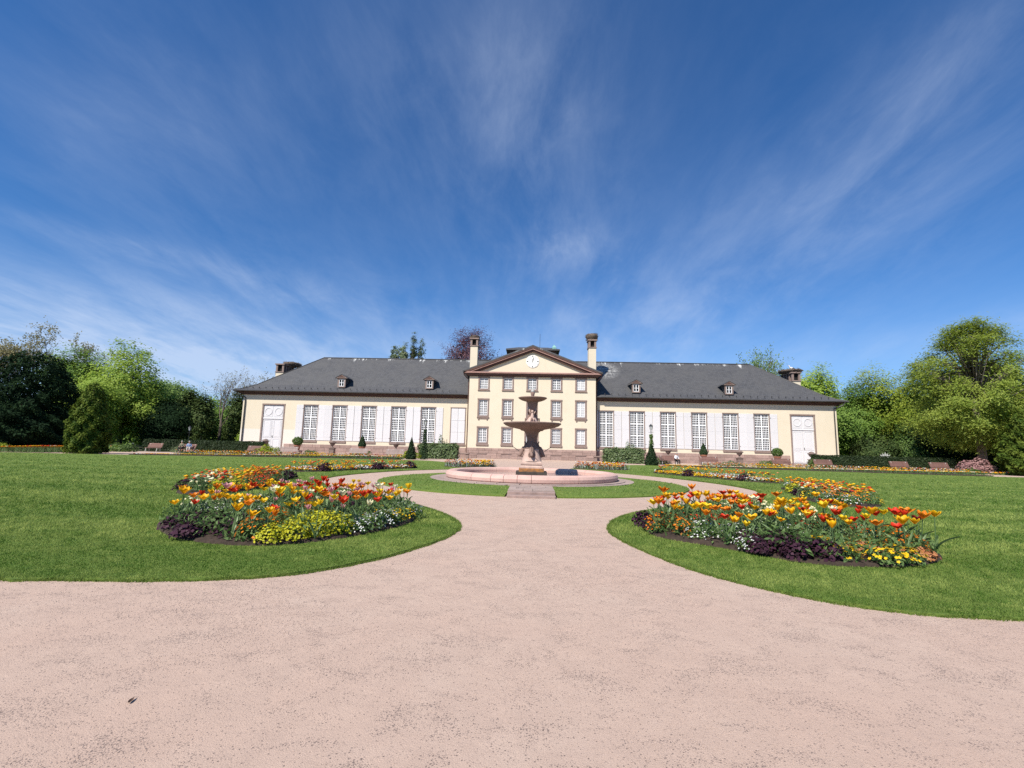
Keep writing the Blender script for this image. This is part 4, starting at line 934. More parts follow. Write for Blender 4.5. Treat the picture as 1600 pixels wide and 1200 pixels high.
def woods():
    LG, RG = 'trees left of the pavilion', 'trees right of the pavilion'
    # left
    bare_tree('budding_tree', 'pale budding tree rising behind the dark yew at the far left', -113, 100, 27.5, 21, 'pale_leaf', 4, 5, .6, 9000, .5, .35, .45)
    round_tree('maple_tree', 'mid green maple between the pale budding tree and the bright maple', -90.5, 90, 21.5, 5.6, 4, 'broadleaf', 22, 420, 26, 1.3, .6, .38, group=LG, k=.5)
    round_tree('maple_tree', 'tall bright green maple behind the dark conifer, left of the pavilion', -71.5, 80, 19.4, 6.6, 2.0, 'maple', 23, 680, 28, 1.25, .52, .36, group=LG, n=13)
    round_tree('maple_tree', 'low yellow green maple leaning out over the small conifer', -70.5, 72, 11.6, 4.6, 1.5, 'maple', 24, 420, 26, 1.1, .46, .32, group=LG)
    round_tree('maple_tree', 'small pale green tree at the left end of the left hedge', -66.0, 79, 9.0, 2.9, .6, 'maple', 25, 260, 24, .9, .44, .3, group=LG)
    round_tree('soft_green_tree', 'rounded soft green tree in the distance above the left hedge', -76.5, 96, 15.0, 6.8, 1.5, 'soft_green', 26, 460, 26, 1.4, .6, .4, group=LG)
    round_tree('soft_green_tree', 'soft green tree at the very edge behind the dark yew', -128, 92, 19, 8, 2, 'broadleaf', 36, 420, 24, 1.6, .7, .42, group=LG)
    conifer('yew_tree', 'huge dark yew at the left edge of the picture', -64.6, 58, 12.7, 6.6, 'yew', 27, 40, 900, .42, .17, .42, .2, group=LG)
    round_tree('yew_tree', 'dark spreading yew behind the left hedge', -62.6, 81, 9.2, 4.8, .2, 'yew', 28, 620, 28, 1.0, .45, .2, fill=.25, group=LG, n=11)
    conifer('cypress_tree', 'small green cone shaped conifer on the lawn edge beside the dark yew', -46.4, 48, 7.5, 1.85, 'thuja', 29, 24, 640, .32, .12, .46, .3, group=LG)
    bare_tree('bare_tree', 'leafless grey tree between the left hedge and the pavilion', -57.8, 86, 18.0, 31, 'pale_leaf', 4, 5, .7, 700, .24, .30, .3)
    for i, (x, y, H, r, lb) in enumerate(((-56.2, 79, 9.4, 1.35, 'ivy covered trunk just left of the pavilion corner'), (-59.6, 80, 10.4, 1.15, 'slender ivy covered trunk further from the pavilion corner'), (-53.4, 84, 10.6, 1.6, 'ivy clad tree tucked behind the left pavilion corner'))):
        tree('ivy_tree', lb, (x, y), (H * .95, .22), [(0, 0, H * .3, r * .75, r * .75, H * .34), (.2, 0, H * .62, r, r, H * .3), (-.3, 0, H * .8, r * .8, r * .8, H * .2)], 'ivy', 260, 26, .75, .34, .24, 33 + i, group=LG, limbs=False, fill=.3)
    round_tree('yew_tree', 'dark evergreen filling the gap beside the left pavilion corner', -55.6, 92, 9.2, 4.2, .2, 'ivy', 41, 420, 26, 1.1, .45, .25, group=LG)
    round_tree('shrub', 'light green bush beside the left pavilion corner', -49.4, 82, 4.6, 2.1, .1, 'maple', 42, 170, 24, .7, .36, .24)['category'] = 'shrub'
    bare_tree('bare_tree', 'twiggy tree showing over the left roof end', -56.3, 105, 17.8, 43, 'pale_leaf', 4, 4, .7, 900, .3, .5, .35)
    for i, (x, y, t) in enumerate(((-86, 108, 14), (-100, 104, 15), (-74, 112, 13), (-140, 108, 18), (-64, 112, 12))):
        round_tree('woodland_tree', ['dense dark tree in the distance behind the soft green tree', 'dense dark tree in the distance behind the bright maple', 'dense dark tree in the distance right of the soft green tree', 'dense dark tree in the far left distance', 'dense dark tree in the distance behind the bare tree'][i], x, y, t, 8.2, .3, 'broadleaf', 50 + i, 330, 24, 1.9, .8, .5, group='distant trees on the left')
    # behind the roof
    round_tree('copper_beech', 'purple leaved beech rising behind the left chimney', -13.2, 101, 28.6, 6.3, 13, 'purple_beech', 61, 430, 24, 1.35, .42, .24, fill=.15, k=.5, n=12)
    g2 = np.random.default_rng(62)
    lob = [(dx, dy, z, .45, .45, 2.1) for dx, dy, z in [(g2.normal() * 2.3, g2.normal() * 1.2, 19.6 + 3.2 * (1 - abs(k - 5) / 7) + g2.normal() * .5) for k in range(12)]]
    tree('poplar_tree', 'grey green treetop showing over the left roof ridge', (-26.8, 100), (20, .35), lob + [(0, 0, 16, 3.0, 2.0, 2.5)], 'grey_green', 420, 26, .5, .36, .18, 63, fill=.3)
    # right
    bare_tree('budding_tree', 'airy tree just coming into leaf over the right roof end', 46.3, 96, 22.5, 71, 'soft_green', 4, 5, .55, 3800, .36, .42, .38)
    round_tree('maple_tree', 'bright green tree behind the right roof end', 55.5, 95, 18.9, 6.0, 2, 'maple', 72, 560, 26, 1.3, .5, .34, group=RG, n=12)
    round_tree('ivy_tree', 'dark leafy tree hard against the right pavilion corner', 56.0, 86, 14.8, 5.0, .2, 'broadleaf', 73, 520, 26, 1.15, .45, .28, group=RG)
    round_tree('beech_tree', 'green beech sloping down toward the right pavilion corner', 62.0, 87, 17.2, 7.2, .4, 'beech_green', 74, 760, 28, 1.25, .48, .28, group=RG, n=12)
    round_tree('beech_tree', 'broad green beech in the middle of the right hand trees', 66.2, 79, 18.2, 7.6, 2.4, 'beech_green', 75, 820, 28, 1.25, .46, .27, group=RG, n=13)
    round_tree('beech_tree', 'olive green beech reaching behind the larch', 65.8, 70, 16.6, 6.6, 3.0, 'beech_green', 76, 760, 28, 1.2, .44, .26, group=RG, n=12)
    round_tree('beech_tree', 'green beech filling the right edge behind the larch', 88, 74, 15.5, 7.5, .5, 'beech_green', 77, 640, 26, 1.3, .5, .3, group=RG)
    round_tree('yew_tree', 'black green yew in deep shade behind the right hedge', 59.5, 68, 7.4, 4.6, .2, 'yew', 78, 760, 28, .95, .40, .18, fill=.25, group=RG, n=11)
    round_tree('yew_tree', 'dark yew behind the right hand lamp', 67.0, 64, 7.6, 4.6, .2, 'yew', 79, 620, 28, .95, .40, .18, fill=.25, group=RG, n=11)
    round_tree('laurel_bush', 'dull green bush behind the right hedge near the pavilion', 50.2, 72, 5.2, 2.6, .1, 'ivy', 80, 280, 24, .75, .36, .22)['category'] = 'shrub'
    round_tree('laurel_bush', 'grey green bush behind the pale stone ornament', 55.0, 71, 6.0, 2.9, .1, 'shrub', 81, 300, 24, .8, .36, .24)['category'] = 'shrub'
    for i, (x, y, t) in enumerate(((78, 100, 15), (92, 96, 14), (66, 108, 15), (108, 88, 16), (120, 84, 17))):
        round_tree('woodland_tree', ['dense distant tree behind the right hand beeches', 'dense distant tree behind the larch', 'dense distant tree near the right roof end', 'dense distant tree at the right edge', 'dense tree beyond the right edge'][i], x, y, t, 8.2, .3, 'broadleaf', 90 + i, 330, 24, 1.9, .8, .5, group='distant trees on the right')
    # the larch: pale trunk, drooping layered sprays
    g2 = np.random.default_rng(101); lob = []
    for k in range(210):
        z = 3.6 + 15.0 * g2.random() ** 1.1; rad = np.interp(z, [3.4, 5, 8, 11, 14, 16.5, 19], [4.0, 6.2, 7.2, 6.5, 5.0, 3.2, .8])
        a = g2.uniform(0, 2 * PI); q = rad * math.sqrt(g2.uniform(.12, 1)); s = g2.uniform(.45, 1.2); q *= g2.uniform(.8, 1.15)
        lob.append((q * math.cos(a), q * math.sin(a), z, s * 1.15, s * 1.15, s * .55))
    tree('larch_tree', 'tall yellow green larch with pale trunk standing beside the right hedge', (54.4, 60), (17.2, .36), lob, 'larch', 3000, 26, 1.1, .34, .11, 102, 'pale_bark', .7, .7, .4, .6, droop=.45)
    conifer('cypress_tree', 'dense green conifer at the right edge of the picture', 52.2, 52, 7.2, 2.9, 'thuja', 103, 24, 700, .34, .13, .45, .3, group=RG)
woods()
def far_wood():
    g2 = np.random.default_rng(140); n = 46000; a = g2.uniform(-1.12, 1.12, n); d = g2.uniform(135, 165, n); x = d * np.sin(a) * 1.25; y = d * np.cos(a) * .55 + 68
    H = 9.5 + 2.5 * np.sin(x * .11) + 1.6 * np.sin(x * .29 + 1) ; P = np.column_stack([x, y, H * g2.random(n) ** .8]); N = unit(n, g2) + np.array([0, -.7, .6]); N /= np.linalg.norm(N, axis=1, keepdims=True)
    V, F = leaves(P, N, 1.7 * g2.uniform(.6, 1.3, n), 1.2, g2); o = link('far_wood', bulk('far_wood', V, F, 'broadleaf', np.clip(.5 + .4 * np.sin(x * .2) + g2.normal(size=n) * .2, 0, 1))); tag(o, 'distant woodland closing the view behind the trees', 'wood', kind='stuff')
far_wood()

# ------------------------------------------------------------------ hedges, shrubs, topiary
def leafy(name, parent, P, N, L, W, m, g2, part='foliage'):
    n = len(P); s = g2.uniform(.65, 1.35, n); V, F = leaves(P, N, L * s, W * s, g2, .2)
    var = np.clip(g2.random(n) * .7 + .3 * (np.sin(P[:, 0] * 3.1) * np.sin(P[:, 2] * 4.3 + P[:, 1]) * .5 + .5), 0, 1)
    return link(part, bulk(part, V, F, m, var), parent)
def hedge(label, x0, x1, y0, y1, h, seed, m='hedge', L=.16, W=.10, dens=130, lumpy=.03, name='hedge', core='hedge'):
    """clipped hedge between two points: solid dark core and a skin of leaves"""
    g2 = np.random.default_rng(seed); d = Vector((x1 - x0, y1 - y0, 0)); ln = d.length; a = math.atan2(d.y, d.x); o = empty(name, (x0, y0, 0), a); tag(o, label, 'hedge')
    th = 1.1 if name == 'hedge' else 1.6; c = MB(); c.box(.05, ln - .05, .08, th - .08, 0, h - .07); c.build('core', core, o)
    faces = [((0, 0), (ln, h), 'f'), ((0, 0), (ln, th), 't'), ((0, 0), (th, h), 'l'), ((0, 0), (th, h), 'r'), ((0, 0), (ln, h), 'b')]
    Ps, Ns = [], []
    for (_, (u, v), k) in faces:
        n = int(u * v * dens); U = g2.random((n, 2)) * (u, v); e = g2.normal(size=n) * lumpy + lumpy * 1.5 * np.sin(U[:, 0] * 2.3 + seed) * np.sin(U[:, 1] * 3.1)
        P = {'f': lambda: np.stack([U[:, 0], -e, U[:, 1]], 1), 'b': lambda: np.stack([U[:, 0], th + e, U[:, 1]], 1), 't': lambda: np.stack([U[:, 0], U[:, 1], h + e], 1), 'l': lambda: np.stack([-e, U[:, 0], U[:, 1]], 1), 'r': lambda: np.stack([ln + e, U[:, 0], U[:, 1]], 1)}[k]()
        nn = {'f': (0, -1, .2), 'b': (0, 1, .2), 't': (0, 0, 1), 'l': (-1, 0, .2), 'r': (1, 0, .2)}[k]; N = unit(n, g2) * .7 + np.array(nn); N /= np.linalg.norm(N, axis=1, keepdims=True)
        Ps.append(P); Ns.append(N)
    leafy('f', o, np.concatenate(Ps), np.concatenate(Ns), L, W, m, g2); return o
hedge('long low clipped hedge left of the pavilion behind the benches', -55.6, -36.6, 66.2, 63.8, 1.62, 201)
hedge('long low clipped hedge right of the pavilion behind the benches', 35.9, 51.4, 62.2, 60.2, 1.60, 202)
def bush(name, label, x, y, rx, ry, h, m, seed, n=2600, L=.16, W=.10, cat='shrub', group=None):
    g2 = np.random.default_rng(seed); o = empty(name, (x, y, 0)); tag(o, label, cat, group)
    d = unit(n, g2); d[:, 2] = np.abs(d[:, 2]); lump = 1 + .12 * np.sin(d[:, 0] * 7 + seed) + .10 * np.sin(d[:, 1] * 9 + d[:, 2] * 8)
    rr = np.where(g2.random(n) < .25, g2.uniform(.5, .9, n), g2.uniform(.9, 1.05, n)) * lump
    P = d * rr[:, None] * np.array([rx, ry, h]); N = d + unit(n, g2) * .7; N /= np.linalg.norm(N, axis=1, keepdims=True)
    c = MB(); c.lathe([(.1, 0), (.12, h * .4), (.05, h * .7)], 6); c.build('stems', 'bark', o)
    leafy('f', o, P, N, L, W, m, g2); return o
hedge('rounded variegated laurel hedge left of the central block', -14.4, -9.6, 61.0, 61.4, 1.78, 211, 'laurel', .20, .13, 190, .09, 'laurel_hedge')
hedge('rounded variegated laurel hedge right of the central block', 9.4, 14.2, 61.4, 61.0, 1.72, 212, 'laurel', .20, .13, 190, .09, 'laurel_hedge')
bush('lime_shrub', 'lime green shrub behind the left cone topiary', -15.4, 60.0, 1.5, .8, .95, 'lime', 221, 1600)
bush('lime_shrub', 'lime green shrub below the left end door', -33.0, 58.6, 1.7, .9, 1.15, 'lime', 222, 2000)
bush('low_shrub', 'dark low shrub beside the left end bench', -27.6, 58.6, 1.0, .7, .7, 'shrub', 223, 900)
bush('low_shrub', 'low green shrub between two benches left of the central block', -21.0, 58.4, 1.6, .8, .75, 'shrub', 224, 1200)
bush('low_shrub', 'low green shrub below the right end door', 34.9, 59.6, 1.5, .9, 1.05, 'shrub', 225, 1800)
bush('low_shrub', 'low green shrub in front of the right round topiary pot', 29.2, 59.8, 1.5, .8, .8, 'shrub', 226, 1200)
bush('low_shrub', 'grey green low plant between the right hand benches', 24.2, 59.4, 1.3, .7, .6, 'grey_green', 227, 900)
bush('low_shrub', 'small green shrub right of the right laurel hedge', 15.9, 61.0, 1.3, .8, .75, 'shrub', 228, 900)
bush('low_shrub', 'rounded box bush left of the small conifer', -55.6, 47.4, 1.3, 1.0, .95, 'lime', 229, 1300)
bush('low_shrub', 'rounded box bush right of the small conifer', -51.5, 58.0, 1.9, 1.2, 1.0, 'shrub', 230, 1400)
bush('low_shrub', 'grey green plants right of the bench at the left hedge', -46.0, 61.6, 1.8, .8, .7, 'grey_green', 231, 1100)
bush('low_shrub', 'spreading green plants left of the bench at the left hedge', -54.5, 60.2, 2.2, .9, .7, 'maple', 232, 1300)
bush('flowering_shrub', 'pink blossoming shrub at the foot of the larch', 49.9, 55.8, 1.7, 1.2, 1.5, 'pink_blossom', 233, 2600, .17, .12)
bush('low_shrub', 'green mound in front of the pink blossoming shrub', 48.2, 54.6, 1.2, .6, .5, 'shrub', 234, 900)
bush('laurel_bush', 'round laurel ball rising behind the left laurel hedge', -11.95, 63.3, .95, .9, 2.6, 'laurel', 235, 1300, .17, .11)
bush('laurel_bush', 'round laurel ball rising behind the right laurel hedge', 12.9, 63.3, .85, .8, 2.55, 'laurel', 236, 1100, .17, .11)
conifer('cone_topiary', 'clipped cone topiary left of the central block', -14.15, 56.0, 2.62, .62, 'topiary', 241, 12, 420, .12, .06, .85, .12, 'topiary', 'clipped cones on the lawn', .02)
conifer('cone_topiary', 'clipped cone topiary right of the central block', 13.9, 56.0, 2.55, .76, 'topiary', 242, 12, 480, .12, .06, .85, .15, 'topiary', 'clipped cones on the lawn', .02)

# ------------------------------------------------------------------ benches, pots, urns, lamps
bench_frame = MB()
for s in (-.78, .78):
    bench_frame.bar((s, -.05, .0), (s, .02, .44), .06); bench_frame.bar((s, .44, 0), (s, .42, .44), .06); bench_frame.bar((s, -.02, .42), (s, .46, .42), .05); bench_frame.bar((s, .42, .42), (s, .62, .98), .06)
bench_frame = bench_frame.mesh('bench_frame', 'pale_stone')
slat = MB(); slat.box(-1.0, 1.0, -.045, .045, -.016, .016); 
slat_m = {k: slat.mesh('slat', k) for k in ('bench_wood', 'bench_pale')}
back = MB(); back.box(-1.0, 1.0, -.016, .016, -.058, .058); back_m = {k: back.mesh('back_slat', k) for k in ('bench_wood', 'bench_pale')}
def bench(x, y, label, wood='bench_wood', rz=0.0, sc=1.12):
    o = empty('park_bench', (x, y, 0), rz); o.scale = (sc, sc, sc); tag(o, label, 'bench', 'benches along the flower border')
    link('bench_frame', bench_frame, o)
    for k in range(4): link('seat_slat', slat_m[wood], o, (0, .03 + k * .11, .46))
    for k in range(4):
        b = link('back_slat', back_m[wood], o, (0, .42 + .058 * k, .56 + .128 * k)); b.rotation_euler[0] = -.38
    return o
for x, y, lb, wd, rz in ((-50.3, 61.4, 'brown bench at the left end of the left hedge', 'bench_wood', -.15), (-45.4, 61.0, 'bench at the left hedge with two people sitting on it', 'bench_wood', -.15), (-34.5, 58.0, 'brown bench at the right end of the left hedge', 'bench_wood', -.1),
                         (-30.0, 57.6, 'grey brown bench under the left round topiary pot', 'bench_pale', -.05), (-20.9, 56.6, 'grey brown bench under the left cone topiary pot', 'bench_pale', 0), (-16.5, 56.9, 'grey brown bench beside the left lime shrub', 'bench_pale', 0),
                         (17.1, 60.0, 'brown bench beside the parked bicycle with a person sitting on it', 'bench_wood', 0), (21.4, 58.2, 'brown bench under the right cone topiary pot', 'bench_wood', 0), (29.7, 57.6, 'brown bench under the right round topiary pot', 'bench_wood', .05),
                         (34.4, 57.4, 'brown bench at the left end of the right hedge', 'bench_wood', .08), (42.2, 56.2, 'brown bench in the middle of the right hedge', 'bench_wood', .1), (45.8, 55.2, 'brown bench at the right end of the right hedge', 'bench_wood', .1)):
    bench(x, y, lb, wd, rz)
# stone seats against the block
for s in (-1, 1):
    o = empty('stone_bench', (s * 9.6, 66.0, 0)); tag(o, 'small stone seat %s of the central block beside the laurel hedge' % ('left' if s < 0 else 'right'), 'seat'); m = MB(); m.bbox(-1.05, 1.05, -.4, .4, .62, .78, .03); m.build('seat', 'trim', o)
    for k in (-.8, .8): m = MB(); m.box(k - .2, k + .2, -.3, .3, 0, .62); m.build('leg', 'trim', o)
pot_prof = [(.0, 0), (.27, 0), (.30, .04), (.40, .55), (.46, .58), (.46, .68), (.40, .69), (.37, .60), (0, .60)]
def pot_plant(x, y, z, kind, label, seed):
    o = empty('potted_topiary', (x, y, 0)); tag(o, label, 'potted plant', 'terracotta pots along the wing walls')
    m = MB(); m.bbox(-.5, .5, -.5, .5, 0, z, .03); m.build('pot_base', 'step_stone', o); m = MB(); m.lathe(pot_prof, 18); m.build('pot', 'terracotta', o, loc=(0, 0, z), smooth=True)
    m = MB(); m.tube([(0, 0, z + .5), (0, 0, z + 1.0)], .05, 6); m.build('stem', 'bark', o)
    g2 = np.random.default_rng(seed); n = 1300
    if kind == 'cone':
        t = 1 - np.sqrt(g2.random(n)); a = g2.random(n) * 2 * PI; r = .58 * (1 - t) ** .8 * g2.uniform(.85, 1.05, n) * np.where(t < .15, .75 + t * 1.6, 1); P = np.stack([r * np.cos(a), r * np.sin(a), z + .7 + t * 1.5], 1); N = np.stack([np.cos(a), np.sin(a), np.full(n, .4)], 1)
    else:
        d = unit(n, g2); P = d * g2.uniform(.75, 1.05, n)[:, None] * np.array([.68, .68, .58]) + np.array([0, 0, z + 1.22]); N = d
    N = N + unit(n, g2) * .7; N /= np.linalg.norm(N, axis=1, keepdims=True); leafy('f', o, P, N, .15, .09, 'shrub' if kind == 'ball' else 'topiary', g2)
pot_plant(-31.9, 64, .62, 'ball', 'round topiary in a terracotta pot near the left end door', 251); pot_plant(-22.95, 64, .62, 'cone', 'cone topiary in a terracotta pot on the left wing', 252)
pot_plant(22.7, 64, .62, 'cone', 'cone topiary in a terracotta pot on the right wing', 253); pot_plant(32.2, 64, .62, 'ball', 'round topiary in a terracotta pot near the right end door', 254)
def urn(x, y, label, base=.75):
    o = empty('stone_urn', (x, y, 0)); tag(o, label, 'urn', 'stone urns along the wing walls')
    m = MB(); m.box(-.42, .42, -.42, .42, 0, .12); m.box(-.32, .32, -.32, .32, .12, base - .1); m.box(-.40, .40, -.40, .40, base - .1, base); m.build('pedestal', 'urn_stone', o)
    m = MB(); m.lathe([(.0, 0), (.24, 0), (.22, .06), (.10, .14), (.09, .24), (.22, .34), (.34, .50), (.36, .62), (.50, .70), (.50, .76), (.40, .80), (.28, .86), (.20, .98), (0, 1.02)], 18, c=(0, 0, base)); m.build('vase', 'urn_stone', o, smooth=True)
for x, lb in ((-36.6, 'stone urn in front of the left end door'), (-27.2, 'stone urn between the two left hand topiary pots'), (-18.4, 'stone urn left of the left cone topiary'), (18.2, 'stone urn behind the person in white'), (27.5, 'stone urn between the two right hand topiary pots'), (36.8, 'stone urn in front of the right end door')):
    urn(x, 64.4, lb, 1.05)
def lamp(x, y, h, label, ivy=False, seed=0):
    o = empty('street_lamp', (x, y, 0)); tag(o, label, 'lamp', 'garden lamps'); m = MB()
    m.lathe([(.0, 0), (.17, 0), (.17, .1), (.12, .2), (.10, .7), (.075, .8), (.05, 1.0), (.042, h - .95), (.07, h - .9), (.035, h - .82), (.05, h - .74)], 12); m.build('post', 'iron', o, smooth=True)
    m = MB(); m.bar((-.3, 0, h - 1.05), (.3, 0, h - 1.05), .035); m.build('crossbar', 'iron', o)
    m = MB(); m.lathe([(.11, h - .72), (.22, h - .28), (0, h - .28)], 6); m.build('lantern', 'lantern_glass', o)
    m = MB()
    for k in range(6): a = k * PI / 3; m.bar((.115 * math.cos(a), .115 * math.sin(a), h - .73), (.225 * math.cos(a), .225 * math.sin(a), h - .27), .022)
    m.build('lantern_frame', 'iron', o); m = MB(); m.lathe([(.27, h - .28), (.24, h - .22), (.12, h - .10), (.05, h - .06), (.06, h - .02), (0, h + .06)], 6); m.build('lantern_cap', 'iron', o)
    if ivy:
        g2 = np.random.default_rng(seed); n = 900; t = g2.random(n) ** 1.1; a = g2.random(n) * 2 * PI; r = (.36 - .20 * t) * g2.uniform(.5, 1.35, n); P = np.stack([r * np.cos(a), r * np.sin(a), .05 + t * (h - 1.35)], 1); N = np.stack([np.cos(a), np.sin(a), np.full(n, .3)], 1) + unit(n, g2) * .7; N /= np.linalg.norm(N, axis=1, keepdims=True)
        leafy('f', o, P, N, .16, .11, 'shrub' if seed == 2 else 'topiary', g2, 'climbing_plant')
lamp(-12.8, 57.0, 4.85, 'lantern post wrapped in climbing leaves left of the central block', True, 1)
lamp(14.9, 60.0, 5.0, 'lantern post with climbing leaves behind the right cone topiary', True, 2)
lamp(62.9, 75.0, 3.95, 'lantern post standing behind the right hedge'); lamp(-55.4, 75.0, 3.9, 'lantern post standing behind the left hedge')
o = empty('stone_ornament', (47.3, 66.0, 0)); tag(o, 'pale leaf shaped stone finial showing over the right hedge', 'ornament')
m = MB(); m.box(-.35, .35, -.35, .35, 0, 1.45); m.build('pedestal', 'pale_stone', o)
for k in range(7):
    a = (k - 3) * .42; m = MB(); d = Vector((math.sin(a) * 1.25, 0, math.cos(a))); n_ = Vector((d.z, 0, -d.x)).normalized(); b = Vector((0, -.05 + .02 * abs(k - 3), 1.42)); L = .85 if k == 3 else .75
    m.add([b - n_ * .05 + Vector((0, .06, 0)), b + d * L * .5 - n_ * .16, b + d * L, b + d * L * .5 + n_ * .16, b + d * L * .45 + Vector((0, .14, 0)), b + n_ * .05 + Vector((0, .06, 0))], [(0, 1, 2, 3, 5), (0, 4, 1), (1, 4, 2), (2, 4, 3), (3, 4, 5)]); m.build('stone_leaf', 'pale_stone', o)

# ------------------------------------------------------------------ people on the benches, bicycle
def skin_mesh(name, verts, edges, rads, m, root, loc=(0, 0, 0)):
    me = bpy.data.meshes.new(name); me.from_pydata(verts, edges, []); me.materials.append(MATS[m]); o = link(name, me, root, loc)
    md = o.modifiers.new('skin', 'SKIN'); sv = me.skin_vertices[0].data
    for i, r in enumerate(rads): sv[i].radius = (r, r)
    sv[0].use_root = True; md.use_smooth_shade = True; ss = o.modifiers.new('sub', 'SUBSURF'); ss.levels = 1; ss.render_levels = 1; return o
def sitter(x, y, rz, label, top, legs, lean=0.0, hair='hair_grey'):
    """seated person facing -y; pelvis on the seat"""
    p = empty('person', (x, y, 0), rz); tag(p, label, 'person'); z = .64
    sp = [(0, .12, z), (0, .14 + lean * .2, z + .22), (0, .13 + lean * .5, z + .43), (0, .09 + lean * .7, z + .55), (0, .07 + lean * .8, z + .63)]
    V = list(sp); E = [(0, 1), (1, 2), (2, 3), (3, 4)]; Rr = [.15, .14, .15, .07, .055]
    V += [(0, .05 + lean * .9, z + .72), (0, .04 + lean * .9, z + .82)]; E += [(4, 5), (5, 6)]; Rr += [.095, .085]
    for s in (-1, 1):
        k = len(V); V += [(s * .11, .06, z - .01), (s * .13, -.36, z + .02), (s * .14, -.38, z - .28), (s * .14, -.36, .09), (s * .15, -.52, .05)]; E += [(0, k), (k, k + 1), (k + 1, k + 2), (k + 2, k + 3), (k + 3, k + 4)]; Rr += [.10, .075, .06, .045, .04]
        k = len(V); V += [(s * .20, .12 + lean * .5, z + .47), (s * .26, .05, z + .24), (s * .20, -.18, z + .13), (s * .12, -.28, z + .10)]; E += [(2, k), (k, k + 1), (k + 1, k + 2), (k + 2, k + 3)]; Rr += [.065, .052, .04, .04]
    skin_mesh('body', V, E, Rr, 'skin', p)
    e = .022; tv = V[:4]; te = [(0, 1), (1, 2), (2, 3)]; tr = [.17, .165, .17, .085]
    for s_i, k in ((-1, 7 + 5), (1, 7 + 14)):
        n = len(tv); tv = tv + V[k:k + 3]; te += [(2, n), (n, n + 1), (n + 1, n + 2)]; tr += [.085, .07, .058]
    skin_mesh('shirt', tv, te, tr, top, p)
    lv = [V[0]]; le = []; lr = [.165]
    for k in (7, 16):
        n = len(lv); lv = lv + V[k:k + 4]; le += [(0, n), (n, n + 1), (n + 1, n + 2), (n + 2, n + 3)]; lr += [.12, .095, .08, .065]
    skin_mesh('trousers', lv, le, lr, legs, p)
    c = Vector((0, .055 + lean * .9, z + .80)); m = MB(); m.lathe([(.001, .12), (.07, .10), (.105, .04), (.108, -.02), (.09, -.05)], 12, c=c); m.build('hair', hair, p, smooth=True)
    m = MB(); m.tube([c + Vector((0, -.10, -.02)), c + Vector((0, -.125, -.045))], [.02, .014], 6); m.build('nose', 'skin', p)
    for s in (-1, 1):
        m = MB(); m.lathe([(.001, -.035), (.05, -.02), (.055, .03), (.001, .05)], 8, c=(s * .15, -.46, .045), sx=.9, sy=1.9); m.build('shoe', 'rubber', p, smooth=True)
        k = 12 if s < 0 else 21; hnd = Vector(V[k + 3]); 
        for q in range(5): m = MB(); d = Vector((-s * (.3 + .1 * q if q < 4 else -.5), -.8 + .2 * q, -.25)); d.normalize(); m.tube([hnd, hnd + d * .06, hnd + d * (.09 if q else .07) + Vector((0, 0, -.02))], [.012, .011, .007], 5); m.build('finger', 'skin', p)
sitter(-46.0, 61.1, .25, 'seated person in an olive jacket and dark trousers on the left hedge bench', 'jacket_olive', 'trousers_dark')
sitter(-44.85, 60.95, .45, 'seated person in a blue shirt and pale trousers on the left hedge bench', 'shirt_blue', 'trousers_pale', -.1)
sitter(18.0, 60.0, .35, 'seated person in a white shirt and dark trousers beside the bicycle', 'shirt_white', 'trousers_dark', -.12)
def bicycle(x, y, rz):
    b = empty('bicycle', (x, y, 0), rz); tag(b, 'dark bicycle parked beside the bench right of the cone topiary', 'bicycle')
    for k in (-.55, .55):
        m = MB(); m.lathe([(.34 + .022 * math.cos(t), .022 * math.sin(t)) for t in [i * PI / 3 for i in range(7)]], 24); w = m.build('wheel', 'rubber', b, loc=(k, 0, .36)); w.rotation_euler[0] = PI / 2
        m = MB()
        for i in range(8): a = i * PI / 4; m.bar((0, 0, 0), (.33 * math.cos(a), .33 * math.sin(a), 0), .008)
        m.build('spokes', 'iron', w)
    m = MB(); P = {'r': (-.55, 0, .36), 'b': (-.08, 0, .33), 's': (-.22, 0, .86), 'h': (.36, 0, .88), 'f': (.55, 0, .36)}
    for a, c in (('r', 'b'), ('b', 's'), ('s', 'r'), ('s', 'h'), ('b', 'h'), ('h', 'f')): m.tube([P[a], P[c]], .018, 6)
    m.build('frame', 'iron', b); m = MB(); m.tube([(.36, 0, .88), (.33, 0, 1.02)], .015, 6); m.tube([(.22, -.26, 1.03), (.34, -.12, 1.02), (.34, .12, 1.02), (.22, .26, 1.03)], .014, 6); m.build('handlebar', 'iron', b)
    m = MB(); m.tube([(-.36, 0, .93), (-.2, 0, .95), (-.06, 0, .93)], [.08, .06, .025], 8); m.build('saddle', 'rubber', b, smooth=True)
bicycle(15.6, 59.3, .3)

# ------------------------------------------------------------------ flower beds
NEAR_L = smooth_poly([(-6.55, 8.4), (-5.94, 7.92), (-5.15, 7.55), (-4.28, 7.46), (-3.6, 7.82), (-3.0, 8.6), (-2.5, 9.9), (-2.5, 10.8), (-3.0, 12.0), (-3.9, 13.2), (-5.0, 14.0), (-6.0, 13.6), (-6.9, 12.0), (-7.45, 10.3), (-7.3, 9.2)], 2)
NEAR_R = smooth_poly([(2.28, 9.65), (2.62, 9.1), (3.18, 8.66), (3.75, 8.0), (4.0, 7.66), (4.5, 7.42), (5.5, 7.5), (6.45, 7.95), (7.05, 8.7), (7.1, 10), (6.6, 11.8), (5.6, 13.5), (4.6, 13.6), (3.6, 12.6), (2.65, 11.2)], 2)
BED2_L = smooth_poly([(-9.5, 14.1), (-9.25, 15.5), (-9.65, 17.5), (-10.4, 20), (-11.3, 22.9), (-12.4, 22.7), (-12.4, 19), (-11.8, 16), (-10.7, 14.0)], 2)
